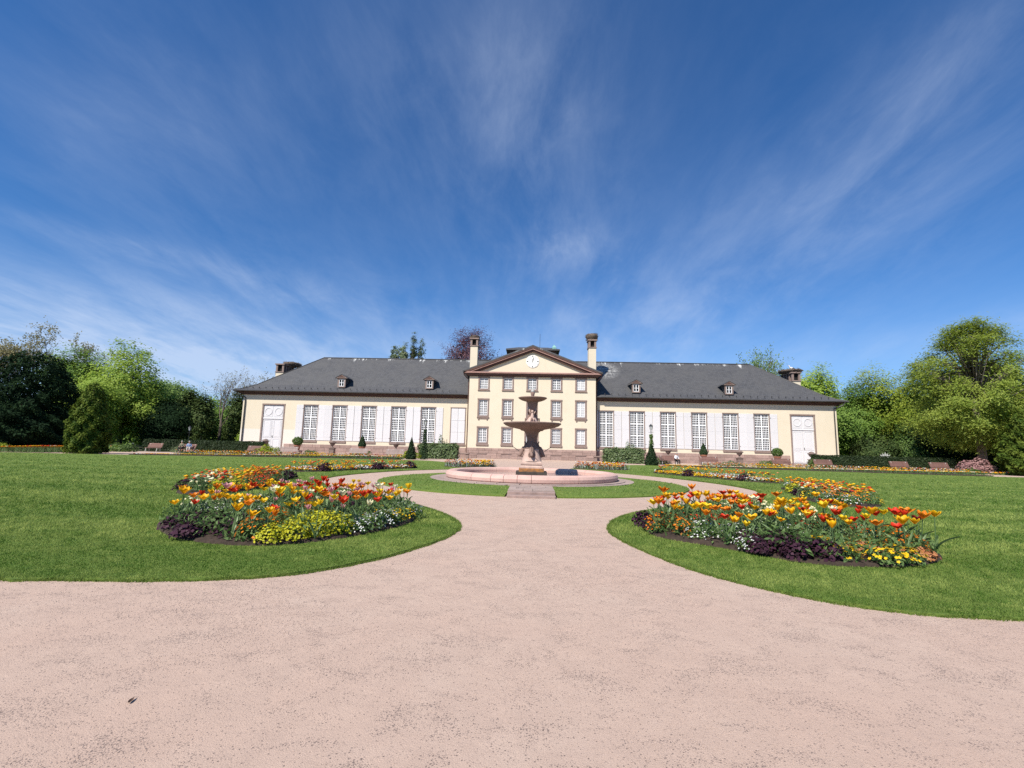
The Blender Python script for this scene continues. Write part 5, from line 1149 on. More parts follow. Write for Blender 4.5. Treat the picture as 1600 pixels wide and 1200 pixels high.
BED2_R = smooth_poly([(9.7, 15.9), (9.7, 17.0), (10.2, 19), (11.2, 21.5), (12.0, 24), (13.2, 24), (13.1, 20.5), (12.2, 17.5), (11.0, 15.6)], 2)
MID_L = smooth_poly([(-13.6, 25.9), (-11.9, 26.9), (-10.9, 29.7), (-9.3, 32.1), (-7.9, 34.5), (-9, 36.0), (-11.5, 34.0), (-13.4, 31.0), (-14.4, 27.5)], 2)
MID_R = smooth_poly([(14.0, 27.0), (12.3, 28.2), (11.2, 31), (9.7, 33.6), (8.9, 36.6), (10, 37.6), (12.4, 35.2), (14.2, 31.5), (14.8, 28.6)], 2)
FB_L = [(-5.0 + 2.1 * math.cos(a), 39.0 + 1.5 * math.sin(a)) for a in [i * PI / 12 for i in range(24)]]
FB_R = [(5.9 + 2.3 * math.cos(a), 40.9 + 1.5 * math.sin(a)) for a in [i * PI / 12 for i in range(24)]]
BEDS = [NEAR_L, NEAR_R, BED2_L, BED2_R, MID_L, MID_R, FB_L, FB_R]
def soil(poly, label, z=.075, h=.10):
    c = np.mean(poly, 0); o = MB(); n = len(poly); k = 0.82
    V = [(x, y, .02) for x, y in poly] + [(x + (c[0] - x) * .012, y + (c[1] - y) * .012, z) for x, y in poly] + [(c[0] + (x - c[0]) * k, c[1] + (y - c[1]) * k, z + h * .7) for x, y in poly] + [(c[0] + (x - c[0]) * .45, c[1] + (y - c[1]) * .45, z + h) for x, y in poly] + [(c[0], c[1], z + h)]
    F = []
    for r in range(3): F += [(r * n + i, r * n + (i + 1) % n, (r + 1) * n + (i + 1) % n, (r + 1) * n + i) for i in range(n)]
    F += [(3 * n + i, 3 * n + (i + 1) % n, 4 * n) for i in range(n)]
    o.add(V, F); ob = o.build('flower_bed', 'soil', smooth=True); tag(ob, label, 'flower bed'); return ob
soil(NEAR_L, 'dark soil of the near flower bed left of the path'); soil(NEAR_R, 'dark soil of the near flower bed right of the path')
soil(BED2_L, 'narrow soil bed behind the near left flower bed'); soil(BED2_R, 'narrow soil bed behind the near right flower bed')
soil(MID_L, 'soil of the curved flower bed left of the fountain'); soil(MID_R, 'soil of the curved flower bed right of the fountain')
soil(FB_L, 'oval soil bed behind the fountain basin on its left'); soil(FB_R, 'oval soil bed behind the fountain basin on its right')

# --- tulips: bloom of six petals, stem, leaves
def bloom_mesh(colour, openness, seed):
    g2 = np.random.default_rng(seed); V = []; F = []; var = []
    for p in range(6):
        a0 = p * PI / 3 + (0 if p % 2 == 0 else .05); ro = (1.0 if p % 2 == 0 else .86) * g2.uniform(.93, 1.06); hh = .122 * g2.uniform(.9, 1.08); nz, nu = 5, 5; b = len(V)
        for i in range(nz):
            t = i / (nz - 1); r = ro * (.012 + .070 * math.sin(min(t * 1.5, 1.35)) * (.75 + .55 * openness) + openness * .030 * t * t); w = [.20, .56, .66, .56, .16][i]
            for j in range(nu):
                u = (j / (nu - 1) - .5) * 2; a = a0 + u * w; rr = r * (1 - .10 * u * u); z = hh * t - .012 * t * u * u * (1 if i < nz - 1 else 0) - openness * .022 * t * t
                V.append((rr * math.cos(a), rr * math.sin(a), z))
        for i in range(nz - 1):
            for j in range(nu - 1):
                q = b + i * nu + j; F.append((q, q + 1, q + nu + 1, q + nu)); e = abs((j + .5) / (nu - 1) - .5) * 2; var.append(min(1, .15 + .75 * e * e + .35 * (i == nz - 2) + g2.random() * .15))
    k = len(V)
    return bulk('bloom', np.array(V), np.array(F), 'petal_' + colour, var, smooth=True)
BLOOMS = {c: [bloom_mesh(c, o, 300 + i * 7 + j) for j, o in enumerate((.15, .55, .95))] for i, c in enumerate(('yellow', 'gold', 'orange', 'red', 'pink', 'cream', 'crimson'))}
def stem_mesh(seed, h):
    g2 = np.random.default_rng(seed); m = MB(); bx, by = g2.normal(size=2) * .02; m.tube([(0, 0, 0), (bx, by, h * .5), (bx * 1.6, by * 1.6, h)], [.008, .007, .0065], 5, cap=False); me = m.mesh('stem', 'tulip_leaf', True)
    return me, (bx * 1.6, by * 1.6, h)
def leaf_mesh(seed):
    g2 = np.random.default_rng(seed); L = g2.uniform(.26, .40); W = g2.uniform(.020, .036); tilt = g2.uniform(.25, .75); V = []; F = []; n = 6
    for i in range(n + 1):
        t = i / n; r = L * (math.sin(tilt) * t + .35 * t * t * tilt); z = L * (t * math.cos(tilt * .6) - .28 * t * t * tilt); w = W * math.sin(PI * min(1, t * .92 + .10)) ** .8
        V += [(r, -w, z), (r + .012, 0, z - .012), (r, w, z)]
    for i in range(n):
        for j in range(2): F.append((i * 3 + j, i * 3 + j + 1, (i + 1) * 3 + j + 1, (i + 1) * 3 + j))
    return bulk('leaf', np.array(V), np.array(F), 'tulip_leaf', g2.random(len(F)) * .6 + .2, smooth=True)
STEMS = [stem_mesh(400 + i, .37 + .038 * i) for i in range(6)]
LEAVES = [leaf_mesh(420 + i) for i in range(8)]
NAMES = {'yellow': 'clear yellow', 'gold': 'golden', 'orange': 'orange', 'red': 'bright red', 'pink': 'pale pink', 'cream': 'cream', 'crimson': 'dark crimson'}
BED_OF = {'near flower bed left of the path': NEAR_L, 'near flower bed right of the path': NEAR_R, 'narrow bed behind the near left one': BED2_L, 'narrow bed behind the near right one': BED2_R}
SHORT = {'near flower bed left of the path': 'near left bed', 'near flower bed right of the path': 'near right bed', 'narrow bed behind the near left one': 'narrow left bed', 'narrow bed behind the near right one': 'narrow right bed'}
def spot(x, y, where):
    """where in its bed a plant stands"""
    if where not in BED_OF: return 'in the ' + where
    P = np.array(BED_OF[where]); lo, hi = P.min(0), P.max(0); u, v = (np.array([x, y]) - lo) / (hi - lo)
    row = ['front row', 'second row', 'middle rows', 'rear rows', 'last row'][min(4, int(v * 5))]; side = ['far left', 'left', 'centre left', 'centre right', 'right', 'far right'][min(5, int(u * 6))]
    return 'in %s, %s, %s' % (SHORT[where], row, side)
tr_ = random.Random(77)
def tulip(x, y, z, colour, where, label=None, hi=None, sc=1.0):
    i = tr_.randrange(6) if hi is None else hi; o = empty('tulip', (x, y, z), tr_.uniform(0, 2 * PI)); o.scale = (sc, sc, sc)
    o.rotation_euler[0] = tr_.gauss(0, .06); o.rotation_euler[1] = tr_.gauss(0, .06)
    tag(o, label or '%s tulip %s' % (NAMES[colour], spot(x, y, where)), 'tulip', 'tulips in the ' + where)
    me, top = STEMS[i]; link('stem', me, o); op = tr_.choice((0, 0, 1) if colour == 'pink' else (1, 1, 2, 2, 0)); s = tr_.uniform(.74, 1.10)
    b = link('bloom', BLOOMS[colour][op], o, (top[0], top[1], top[2] - .004), tr_.uniform(0, 6), (s, s, s * tr_.uniform(.9, 1.05))); b.rotation_euler[0] = tr_.gauss(0, .12)
    for k in range(tr_.choice((2, 3, 3, 4))): link('leaf', tr_.choice(LEAVES), o, (0, 0, tr_.uniform(0, .06)), tr_.uniform(0, 2 * PI), tr_.uniform(.85, 1.15))
def poisson(poly, n, d, seed, avoid=()):
    g2 = np.random.default_rng(seed); P = []; C = scatter(poly, 120, gen=g2); g2.shuffle(C)
    for c in C:
        if any((c[0] - a) ** 2 + (c[1] - b) ** 2 < r * r for a, b, r in avoid): continue
        if all((c[0] - q[0]) ** 2 + (c[1] - q[1]) ** 2 > d * d for q in P): P.append(c)
        if len(P) >= n: break
    return P
def shrink(poly, k=.93):
    c = np.mean(poly, 0); return [(c[0] + (x - c[0]) * k, c[1] + (y - c[1]) * k) for x, y in poly]
def plant_tulips(poly, n, d, seed, mix, where, avoid=(), bands=True, sc=1.0):
    r_ = random.Random(seed); cols = [c for c, w in mix for _ in range(w)]; ph = r_.uniform(0, 6)
    for (x, y) in poisson(shrink(poly), n, d, seed, avoid):
        c = r_.choice(cols)
        # red and pale drifts run across the bed
        q = math.sin(x * 1.3 + y * .9 + ph) + .5 * math.sin(x * 2.9 - y * 1.7)
        if bands and q > 1.05 and r_.random() < .45: c = 'red'
        if bands and q < -1.15 and r_.random() < .55: c = 'gold'
        tulip(x, y, .09, c, where, sc=sc * r_.uniform(.88, 1.12))
av_l = [(-5.6, 8.4, .72), (-3.85, 8.1, .48)]
av_r = [(4.3, 8.25, .58), (5.3, 7.8, .45)]
MIX_L = [('gold', 9), ('orange', 6), ('yellow', 6), ('red', 5), ('pink', 7), ('cream', 2)]; MIX_R = [('gold', 10), ('orange', 9), ('yellow', 5), ('red', 7), ('cream', 1), ('crimson', 1)]
plant_tulips(NEAR_L, 157, .20, 501, MIX_L, 'near flower bed left of the path', av_l)
plant_tulips(NEAR_R, 157, .20, 502, MIX_R, 'near flower bed right of the path', av_r)
for x, y, c, lb in ((7.0, 8.75, 'gold', 'lone golden tulip at the right tip of the near right bed'), (6.45, 8.75, 'red', 'red tulip beside the lone golden tulip in the near right bed'), (-4.75, 7.95, 'gold', 'golden tulip in front of the purple leaves of the near left bed'), (-4.5, 7.75, 'orange', 'orange tulip beside the lime leaves of the near left bed'), (2.45, 9.55, 'orange', 'orange tulip at the left tip of the near right bed'), (-3.55, 7.98, 'yellow', 'yellow tulip rising out of the lime leaves at the front')):
    tulip(x, y, .09, c, 'near flower beds', lb, 4, 1.05)

# --- bedding plants, each clump a plant
def clump_mesh(kind, seed):
    g2 = np.random.default_rng(seed)
    spec = {'heuchera': ('heuchera', 300, .27, .22, .070, .052), 'lime': ('lime_bed', 330, .27, .30, .05, .04), 'daisy': ('herb', 190, .24, .20, .06, .03), 'pansy': ('herb', 170, .23, .17, .06, .035), 'wall': ('herb', 150, .20, .26, .08, .025), 'coral': ('coral', 150, .25, .17, .085, .07), 'silver': ('silver', 190, .24, .20, .08, .03), 'narcissus': ('tulip_leaf', 90, .20, .34, .22, .02), 'redwall': ('herb', 150, .20, .22, .08, .025), 'fill': ('herb', 210, .26, .24, .09, .035)}[kind]
    m, n, r, h, L, W = spec; d = unit(n, g2); d[:, 2] = np.abs(d[:, 2]); q = g2.uniform(.45, 1.05, n) ** .6
    P = d * q[:, None] * np.array([r, r, h]) + np.array([0, 0, .02]); N = d * .8 + unit(n, g2) * .6 + np.array([0, 0, .5]); N /= np.linalg.norm(N, axis=1, keepdims=True); s = g2.uniform(.7, 1.3, n)
    V, F = leaves(P, N, L * s, W * s, g2, .15); fol = bulk('foliage', V, F, m, g2.random(n)); blo = None
    fl = {'daisy': ('petal_white', 55, .034), 'pansy': ('petal_yellow', 46, .052), 'wall': ('petal_gold', 60, .045), 'redwall': ('petal_red', 50, .045), 'narcissus': ('petal_cream', 26, .07), 'coral': None, 'fill': None}.get(kind)
    if kind == 'wall': fl = ('petal_orange', 60, .045)
    if fl:
        k = fl[1]; d = unit(k, g2); d[:, 2] = np.abs(d[:, 2]) ** .7; P = d * np.array([r, r, h]) * 1.06 + np.array([0, 0, .035]); N = d * .7 + np.array([0, -.35, .6]) + unit(k, g2) * .3; N /= np.linalg.norm(N, axis=1, keepdims=True)
        A = np.cross(N, unit(k, g2)); A /= np.linalg.norm(A, axis=1, keepdims=True); B = np.cross(N, A); V = []; F = []; va = []
        for i in range(k):   # five-petal rosettes with a raised heart
            b = len(V); V.append(P[i] + N[i] * .004)
            for j in range(10): a = j * PI / 5; rr = fl[2] * .5 * (1.0 if j % 2 == 0 else .62) * (1 + .1 * g2.normal()); V.append(P[i] + (A[i] * math.cos(a) + B[i] * math.sin(a)) * rr + N[i] * (.008 if j % 2 == 0 else 0))
            for j in range(5): F.append((b, b + 1 + (2 * j + 9) % 10, b + 1 + 2 * j, b + 1 + (2 * j + 1) % 10)); va.append(g2.random())
        blo = bulk('blossoms', np.array(V), np.array(F), fl[0], va)
    return fol, blo
CL = {k: [clump_mesh(k, 600 + 20 * i + j) for j in range(3)] for i, k in enumerate(('heuchera', 'lime', 'daisy', 'pansy', 'wall', 'coral', 'silver', 'narcissus', 'redwall', 'fill'))}
CNAME = {'heuchera': ('purple_leaf_plant', 'dark purple leaf clump'), 'lime': ('lime_leaf_plant', 'lime yellow leaf mound'), 'daisy': ('daisy_plant', 'white daisy clump'), 'pansy': ('pansy_plant', 'yellow pansy clump'), 'wall': ('wallflower_plant', 'orange wallflower clump'), 'coral': ('coral_leaf_plant', 'coral leaf clump'), 'silver': ('silver_leaf_plant', 'silver leaf clump'), 'narcissus': ('narcissus_plant', 'cream narcissus clump'), 'redwall': ('wallflower_plant', 'red wallflower clump'), 'fill': ('leafy_plant', 'green leafy bedding plant')}
cr_ = random.Random(99)
def clump(kind, x, y, where, sc=1.0, z=.07):
    nm, lb = CNAME[kind]; fol, blo = cr_.choice(CL[kind]); o = empty(nm, (x, y, z), cr_.uniform(0, 6)); s = sc * cr_.uniform(.88, 1.15); o.scale = (s, s, s * cr_.uniform(.9, 1.1))
    tag(o, '%s %s' % (lb, spot(x, y, where)), 'plant', '%s in the %s' % (nm.replace('_', ' ') + 's', where)); link('foliage', fol, o)
    if blo: link('blossoms', blo, o)
def zone(kind, poly, d, where, seed, n=99, sc=1.0, bed=None):
    for x, y in poisson(poly, n, d, seed):
        if bed is None or inside(np.array([[x, y]]), bed)[0]: clump(kind, x, y, where, sc)
WL, WR = 'near flower bed left of the path', 'near flower bed right of the path'
NL, NR = shrink(NEAR_L, .975), shrink(NEAR_R, .975)
zone('heuchera', [(-6.7, 8.2), (-5.2, 7.5), (-4.9, 7.6), (-5.0, 8.5), (-5.3, 9.0), (-6.3, 9.0)], .30, WL, 701, bed=NL)
zone('lime', [(-4.25, 7.5), (-3.75, 7.7), (-3.3, 8.3), (-3.5, 9.2), (-4.2, 9.3)], .30, WL, 702, bed=NL)
zone('daisy', [(-3.55, 7.8), (-2.9, 8.6), (-2.6, 9.5), (-3.1, 9.7), (-3.4, 8.9)], .30, WL, 703, bed=NL); zone('daisy', [(-6.7, 9.4), (-5.0, 9.4), (-5.0, 10.1), (-6.9, 10.1)], .42, WL, 704)
zone('pansy', [(-3.4, 9.8), (-2.7, 9.6), (-2.6, 10.6), (-3.3, 10.9)], .34, WL, 705, bed=NL); zone('daisy', [(-2.9, 10.3), (-2.5, 10.2), (-2.6, 11.2), (-3.1, 11.4)], .34, WL, 706, bed=NL)
zone('heuchera', [(-4.6, 10.3), (-3.8, 10.2), (-3.7, 11.0), (-4.5, 11.2)], .4, WL, 707); zone('wall', [(-5.4, 9.6), (-4.3, 9.4), (-4.2, 10.2), (-5.2, 10.3)], .42, WL, 708); zone('redwall', [(-5.2, 10.4), (-4.6, 10.4), (-4.4, 11.6), (-5.4, 11.6)], .4, WL, 709)
zone('narcissus', [(-7.2, 10.0), (-6.0, 10.4), (-5.8, 11.2), (-7.0, 11.2)], .42, WL, 710); zone('pansy', [(-6.6, 11.4), (-5.6, 11.4), (-5.2, 13.0), (-6.2, 13.0)], .5, WL, 711); zone('wall', [(-4.6, 7.55), (-4.25, 7.6), (-4.2, 8.6), (-4.6, 8.6)], .4, WL, 712, bed=NL)
zone('heuchera', [(3.75, 8.1), (4.05, 7.5), (4.6, 7.3), (4.6, 8.4), (4.3, 9.1), (3.8, 9.0)], .29, WR, 721, bed=NR)
zone('daisy', [(2.9, 8.9), (3.75, 8.0), (3.9, 9.2), (3.2, 10.0)], .30, WR, 722, bed=NR); zone('wall', [(2.35, 9.6), (2.9, 9.1), (3.1, 10.4), (2.6, 10.7)], .34, WR, 723, bed=NR)
zone('pansy', [(4.62, 7.4), (5.6, 7.5), (6.0, 8.0), (5.4, 8.9), (4.8, 8.6)], .33, WR, 724, bed=NR); zone('coral', [(5.3, 8.0), (6.1, 7.8), (6.3, 8.4), (5.6, 9.0)], .33, WR, 725, bed=NR); zone('wall', [(6.0, 8.1), (6.7, 8.4), (6.6, 9.2), (6.0, 9.0)], .4, WR, 726, bed=NR)
zone('daisy', [(4.2, 9.5), (5.2, 9.5), (5.0, 10.4), (4.2, 10.3)], .4, WR, 727); zone('redwall', [(3.2, 10.0), (4.1, 9.8), (4.2, 10.8), (3.4, 11.0)], .38, WR, 728); zone('narcissus', [(4.8, 11.0), (6.2, 10.8), (6.0, 12.2), (4.8, 12.4)], .44, WR, 729); zone('heuchera', [(2.4, 9.9), (2.8, 10.2), (2.9, 11.0), (2.5, 10.7)], .3, WR, 730); zone('redwall', [(5.2, 9.2), (6.4, 9.3), (6.2, 10.3), (5.2, 10.2)], .45, WR, 731)
W2L, W2R = 'narrow bed behind the near left one', 'narrow bed behind the near right one'
for poly, wh, sd in ((BED2_L, W2L, 741), (BED2_R, W2R, 751)):
    P = poisson(shrink(poly, .9), 40, .5, sd); 
    for i, (x, y) in enumerate(P): clump(['pansy', 'heuchera', 'narcissus', 'lime', 'wall', 'redwall', 'daisy', 'wall'][int((x * 1.7 + y * .8) % 8)], x, y, wh, 1.25)
    yy = max(p[1] for p in poly); end = [p for p in P if p[1] > yy - 2.2]
    for x, y in end: clump('heuchera', x + .1, y, wh, 1.3)
def cover(poly, label, dens, seed, L=.10, W=.032, zz=.26):
    g2 = np.random.default_rng(seed); Q = scatter(shrink(poly, .985), dens, gen=g2); n = len(Q); P = np.column_stack([Q, .10 + g2.random(n) * zz]); N = unit(n, g2) + np.array([0, 0, .5]); N /= np.linalg.norm(N, axis=1, keepdims=True)
    s = g2.uniform(.6, 1.4, n); V, F = leaves(P, N, L * s, W * s, g2, .2); o = link('ground_cover', bulk('ground_cover', V, F, 'herb', g2.random(n))); tag(o, label, 'foliage', kind='stuff')
cover(NEAR_L, 'low green foliage covering the near left flower bed', 420, 761); cover(NEAR_R, 'low green foliage covering the near right flower bed', 420, 762)
cover(BED2_L, 'low green foliage covering the narrow left bed', 220, 763); cover(BED2_R, 'low green foliage covering the narrow right bed', 220, 764)

# --- the flower masses further off: too many and too small to count
FCOL = ['yellow', 'gold', 'orange', 'red', 'cream', 'white', 'apricot', 'crimson', 'pink']
def flower_mass(name, label, Q, seed, weights, h=(.22, .42), size=.15, run=1.6, leafn=4, fol=('tulip_leaf', 'herb')):
    """blossom heads over upright leaves at points Q (n,2); colours come in drifts"""
    g2 = np.random.default_rng(seed); n = len(Q); z = g2.uniform(*h, n); s = size * g2.uniform(.7, 1.25, n)
    f = np.sin(Q[:, 0] * run + seed) + .8 * np.sin(Q[:, 0] * run * 2.3 + Q[:, 1] * 1.9) + g2.normal(size=n) * .75
    rk = np.argsort(np.argsort(f)) / n; cum = np.cumsum(np.array(weights, float) / sum(weights)); ci = np.minimum(np.searchsorted(cum, rk), len(weights) - 1)
    O = np.array([(1, 0, 0), (0, 1, 0), (-1, 0, 0), (0, -1, 0), (0, 0, .45), (0, 0, -.5)]) * .5
    rot = g2.random(n) * PI; c, sn = np.cos(rot), np.sin(rot); V = np.empty((n, 6, 3))
    for k in range(6):
        x, y, zz = O[k]; V[:, k, 0] = Q[:, 0] + (x * c - y * sn) * s; V[:, k, 1] = Q[:, 1] + (x * sn + y * c) * s; V[:, k, 2] = z + zz * s * .9
    T = np.array([(0, 1, 4), (1, 2, 4), (2, 3, 4), (3, 0, 4), (1, 0, 5), (2, 1, 5), (3, 2, 5), (0, 3, 5)]); F = (np.arange(n)[:, None, None] * 6 + T).reshape(-1, 3); V = V.reshape(-1, 3)
    mi = np.repeat(ci, 8); var = np.repeat(g2.random(n), 8)
    m = n * leafn; idx = np.repeat(np.arange(n), leafn); bx = Q[idx] + g2.normal(size=(m, 2)) * .10; hh = z[idx] * g2.uniform(.5, 1.0, m); a = g2.random(m) * 2 * PI; w = .022
    L0 = np.column_stack([bx[:, 0] - w * np.sin(a), bx[:, 1] + w * np.cos(a), np.full(m, .05)]); L1 = np.column_stack([bx[:, 0] + w * np.sin(a), bx[:, 1] - w * np.cos(a), np.full(m, .05)]); L2 = np.column_stack([bx[:, 0] + .07 * np.cos(a), bx[:, 1] + .07 * np.sin(a), .05 + hh])
    LV = np.stack([L0, L1, L2], 1).reshape(-1, 3); LF = np.arange(3 * m).reshape(-1, 3) + len(V)
    V = np.concatenate([V, LV]); F = np.concatenate([F, LF]); mi = np.concatenate([mi, np.where(g2.random(m) < .5, len(FCOL), len(FCOL) + 1)]); var = np.concatenate([var, g2.random(m)])
    o = link(name, bulk(name, V, F, ['petal_' + c_ for c_ in FCOL] + list(fol), var, mi)); tag(o, label, 'flowers', kind='stuff'); return o
def along(pts, n, wid, seed):
    g2 = np.random.default_rng(seed); P = np.array(pts, float); d = np.linalg.norm(np.diff(P, axis=0), axis=1); t = g2.random(n) * d.sum(); cs = np.concatenate([[0], np.cumsum(d)]); i = np.clip(np.searchsorted(cs, t) - 1, 0, len(d) - 1)
    u = (t - cs[i]) / d[i]; Q = P[i] + (P[i + 1] - P[i]) * u[:, None]; return Q + np.column_stack([g2.normal(size=n) * .1, (g2.random(n) - .5) * wid])
def mid_bed(poly, side, seed):
    g2 = np.random.default_rng(seed); Q = scatter(shrink(poly, .93), 20, gen=g2); flower_mass('tulip_mass', 'far tulips standing over the curved bed %s of the fountain' % side, Q[:190], seed, [3, 5, 5, 3, 1, 0, 2, 1, 0], (.42, .62), .15, .9, 3)
    c = np.mean(poly, 0); f = np.array(sorted(poly, key=lambda p: (p[0] ** 2 + (p[1] - 23.5) ** 2)))
    Q2 = scatter(shrink(poly, .97), 70, gen=g2); flower_mass('bedding_mass', 'low bedding flowers edging the curved bed %s of the fountain' % side, Q2, seed + 1, [7, 2, 3, 1, 1, 6, 1, 2, 0], (.12, .26), .15, 1.5, 3)
    for i in range(5):
        p = shrink(poly, .86)[int(len(poly) * (.08 + .17 * i)) % len(poly)]; o = clump('heuchera', p[0], p[1], 'curved bed %s of the fountain' % side, 1.5)
mid_bed(MID_L, 'left', 801); mid_bed(MID_R, 'right', 811)
for poly, side, sd, wt in ((FB_L, 'left', 821, [6, 4, 5, 2, 2, 5, 4, 1, 1]), (FB_R, 'right', 831, [5, 3, 7, 4, 2, 6, 4, 1, 1])):
    g2 = np.random.default_rng(sd); flower_mass('flower_mass', 'mixed flowers filling the oval bed behind the fountain on its %s' % side, scatter(shrink(poly, .97), 62, gen=g2), sd, wt, (.22, .62), .16, 1.4, 3, ('silver', 'herb'))
for poly, side, sd in ((BED2_L, 'left', 871), (BED2_R, 'right', 872)):
    flower_mass('tulip_mass', 'further tulips crowding the narrow %s bed' % side, scatter(shrink(poly, .92), 13, gen=np.random.default_rng(sd)), sd, [4, 6, 7, 4, 1, 0, 2, 0, 0], (.40, .62), .16, .9, 4)
# long borders in front of the benches and one at the far left
for side, A, B, sd in (('left', [(-40.9, 47.3), (-28.6, 50.6), (-15.2, 53.7)], [(-40.5, 53.6), (-28.6, 55.4), (-15.2, 55.9)], 841), ('right', [(15.2, 54.2), (18.6, 52.3), (30.6, 50.0), (43.2, 47.0)], [(19.4, 55.6), (30.6, 54.6), (45.4, 52.2)], 851)):
    for nm, L_, wt, dy in (('front', A, [10, 4, 2, 1, 4, 3, 2, 1, 0], .5), ('rear', B, [3, 5, 4, 1, 5, 2, 7, 1, 2], 0)):
        m = MB(); V = []; F = []
        for i, (x, y) in enumerate(L_): V += [(x, y + dy - .75, .03), (x, y + dy - .5, .13), (x, y + dy + .5, .13), (x, y + dy + .75, .03)]
        for i in range(len(L_) - 1):
            for j in range(3): F.append((i * 4 + j, i * 4 + j + 1, i * 4 + j + 5, i * 4 + j + 4))
        m.add(V, F); tag(m.build('border_soil', 'soil'), 'soil strip of the %s flower border on the %s' % (nm, side), 'flower bed')
        flower_mass('flower_border', '%s flower border in front of the benches on the %s' % (nm, side), along(L_, 900, 1.3, sd + (nm == 'rear')) + np.array([0, dy]), sd, wt, (.16, .40) if nm == 'front' else (.25, .55), .17, .55)
flower_mass('flower_border', 'orange and red flower bed at the far left behind the lawn', along([(-62, 49.5), (-49.6, 50.5)], 2600, 8.5, 861) , 861, [4, 6, 8, 5, 1, 1, 3, 1, 0], (.2, .75), .20, .5)
flower_mass('flower_border', 'orange flowers at the foot of the larch by the right conifer', along([(48.9, 53.2), (51.6, 52.8)], 160, 1.6, 862), 862, [2, 4, 5, 1, 2, 1, 3, 0, 2], (.2, .5), .18, .5)

# ------------------------------------------------------------------ grass blades, loose grit, a fallen leaf
def streaks(x, y):
    """uneven bands left by the mower and by growth, drawn out across the view"""
    return (np.sin(y * 1.9 + .5 * np.sin(x * .55) + .35 * x) + .8 * np.sin(y * .83 - .22 * x + 1.3 * np.sin(x * .31)) + .7 * np.sin(x * 1.3 + y * .6) * np.sin(y * 3.7 + .8 * x) + .6 * np.sin(x * 3.1 + 2 * np.sin(y * 1.1)) * np.sin(y * 5.3)) / 1.9
def edge_tufts(poly, label, seed):
    g2 = np.random.default_rng(seed); P = np.array(poly); A, B = P, np.roll(P, -1, 0); ln = np.linalg.norm(B - A, axis=1); keep = (A[:, 1] < 30) & (np.abs(A[:, 0]) < 16) & (np.abs(B[:, 0]) < 16); A, B, ln = A[keep], B[keep], ln[keep]
    n = 42000; i = g2.choice(len(A), n, p=ln / ln.sum()); t = g2.random(n)[:, None]; Q = A[i] + (B[i] - A[i]) * t; d = (B[i] - A[i]) / ln[i][:, None]; nr = np.column_stack([-d[:, 1], d[:, 0]])
    s = np.sin(Q[:, 0] * 9 + Q[:, 1] * 7) * .5 + np.sin(Q[:, 0] * 23 - Q[:, 1] * 17) * .5; Q = Q + nr * (g2.normal(size=n) * .018 + s * .012)[:, None]; far = np.clip(Q[:, 1] / 8, .7, 3)
    h = g2.uniform(.015, .045, n) * np.clip(far, .8, 1.4); w = g2.uniform(.003, .007, n) * far; a = g2.random(n) * 2 * PI; z = np.zeros(n); dx, dy = np.cos(a) * w, np.sin(a) * w; b = g2.random(n) * 2 * PI; q = g2.uniform(.2, 1.1, n) * h
    V = np.stack([np.column_stack([Q[:, 0] - dx, Q[:, 1] - dy, z]), np.column_stack([Q[:, 0] + dx, Q[:, 1] + dy, z]), np.column_stack([Q[:, 0] + np.sin(b) * q, Q[:, 1] + np.cos(b) * q, z + h])], 1).reshape(-1, 3)
    o = link('grass_edge', bulk('grass_edge', V, np.arange(3 * n).reshape(-1, 3), 'grass', g2.random(n) * .7)); tag(o, label, 'grass', kind='stuff')
def grass(name, label, poly, seed, dens, ymax, holes, zf=lambda x, y: np.full(len(x), .032), xlim=60.0, n_cap=150000):
    g2 = np.random.default_rng(seed); P = np.array(poly); lo = np.array([max(P[:, 0].min(), -xlim), P[:, 1].min() - .03]); hi = np.array([min(P[:, 0].max(), xlim), min(P[:, 1].max(), ymax)])
    # blades thin out with distance from the path junction, as wide as they are sparse
    n = int(dens * 260); t = g2.random(n); yy = 5.2 / (1 - t * (1 - 5.2 / ymax)); xx = (g2.random(n) * 2 - 1) * (yy * 1.22 + .5); Q = np.column_stack([xx, yy]); Q = Q[inside(Q, poly)]; Q = Q[(Q[:, 0] > lo[0]) & (Q[:, 0] < hi[0])]
    for h in holes: Q = Q[~inside(Q, h)]
    Q = Q[:n_cap]; n = len(Q); f = np.clip(.5 + streaks(Q[:, 0], Q[:, 1]) * .42, 0, 1); far = np.clip(Q[:, 1] / 8, .7, 4.5)
    # small tufts of darker and paler grass, wider than deep
    tab = g2.normal(size=(257, 263)) * .5; tuft = tab[((Q[:, 0] + g2.normal(size=n) * .035) / (.10 * far + .06)).astype(int) % 257, ((Q[:, 1] + g2.normal(size=n) * .02) / (.05 * far + .03)).astype(int) % 263]
    h = g2.uniform(.016, .036, n) * (1 + .25 * f) * np.clip(far, .8, 1.5); w = g2.uniform(.004, .008, n) * far; a = g2.random(n) * 2 * PI; ln = g2.uniform(.2, 1.0, n) * h; b = a + g2.normal(size=n) * .8
    z = zf(Q[:, 0], Q[:, 1]) - .006; dx, dy = np.cos(a) * w, np.sin(a) * w
    V = np.stack([np.column_stack([Q[:, 0] - dx, Q[:, 1] - dy, z]), np.column_stack([Q[:, 0] + dx, Q[:, 1] + dy, z]), np.column_stack([Q[:, 0] + np.sin(b) * ln, Q[:, 1] - np.cos(b) * ln, z + h])], 1).reshape(-1, 3)
    o = link(name, bulk(name, V, np.arange(3 * n).reshape(-1, 3), 'grass', np.clip(.42 + (f - .5) * .95 + tuft * .42 + (g2.random(n) - .5) * .5, 0, 1))); tag(o, label, 'grass', kind='stuff')
LL, RL = smooth_poly(LEFT_LAWN, 1), smooth_poly(RIGHT_LAWN, 1)
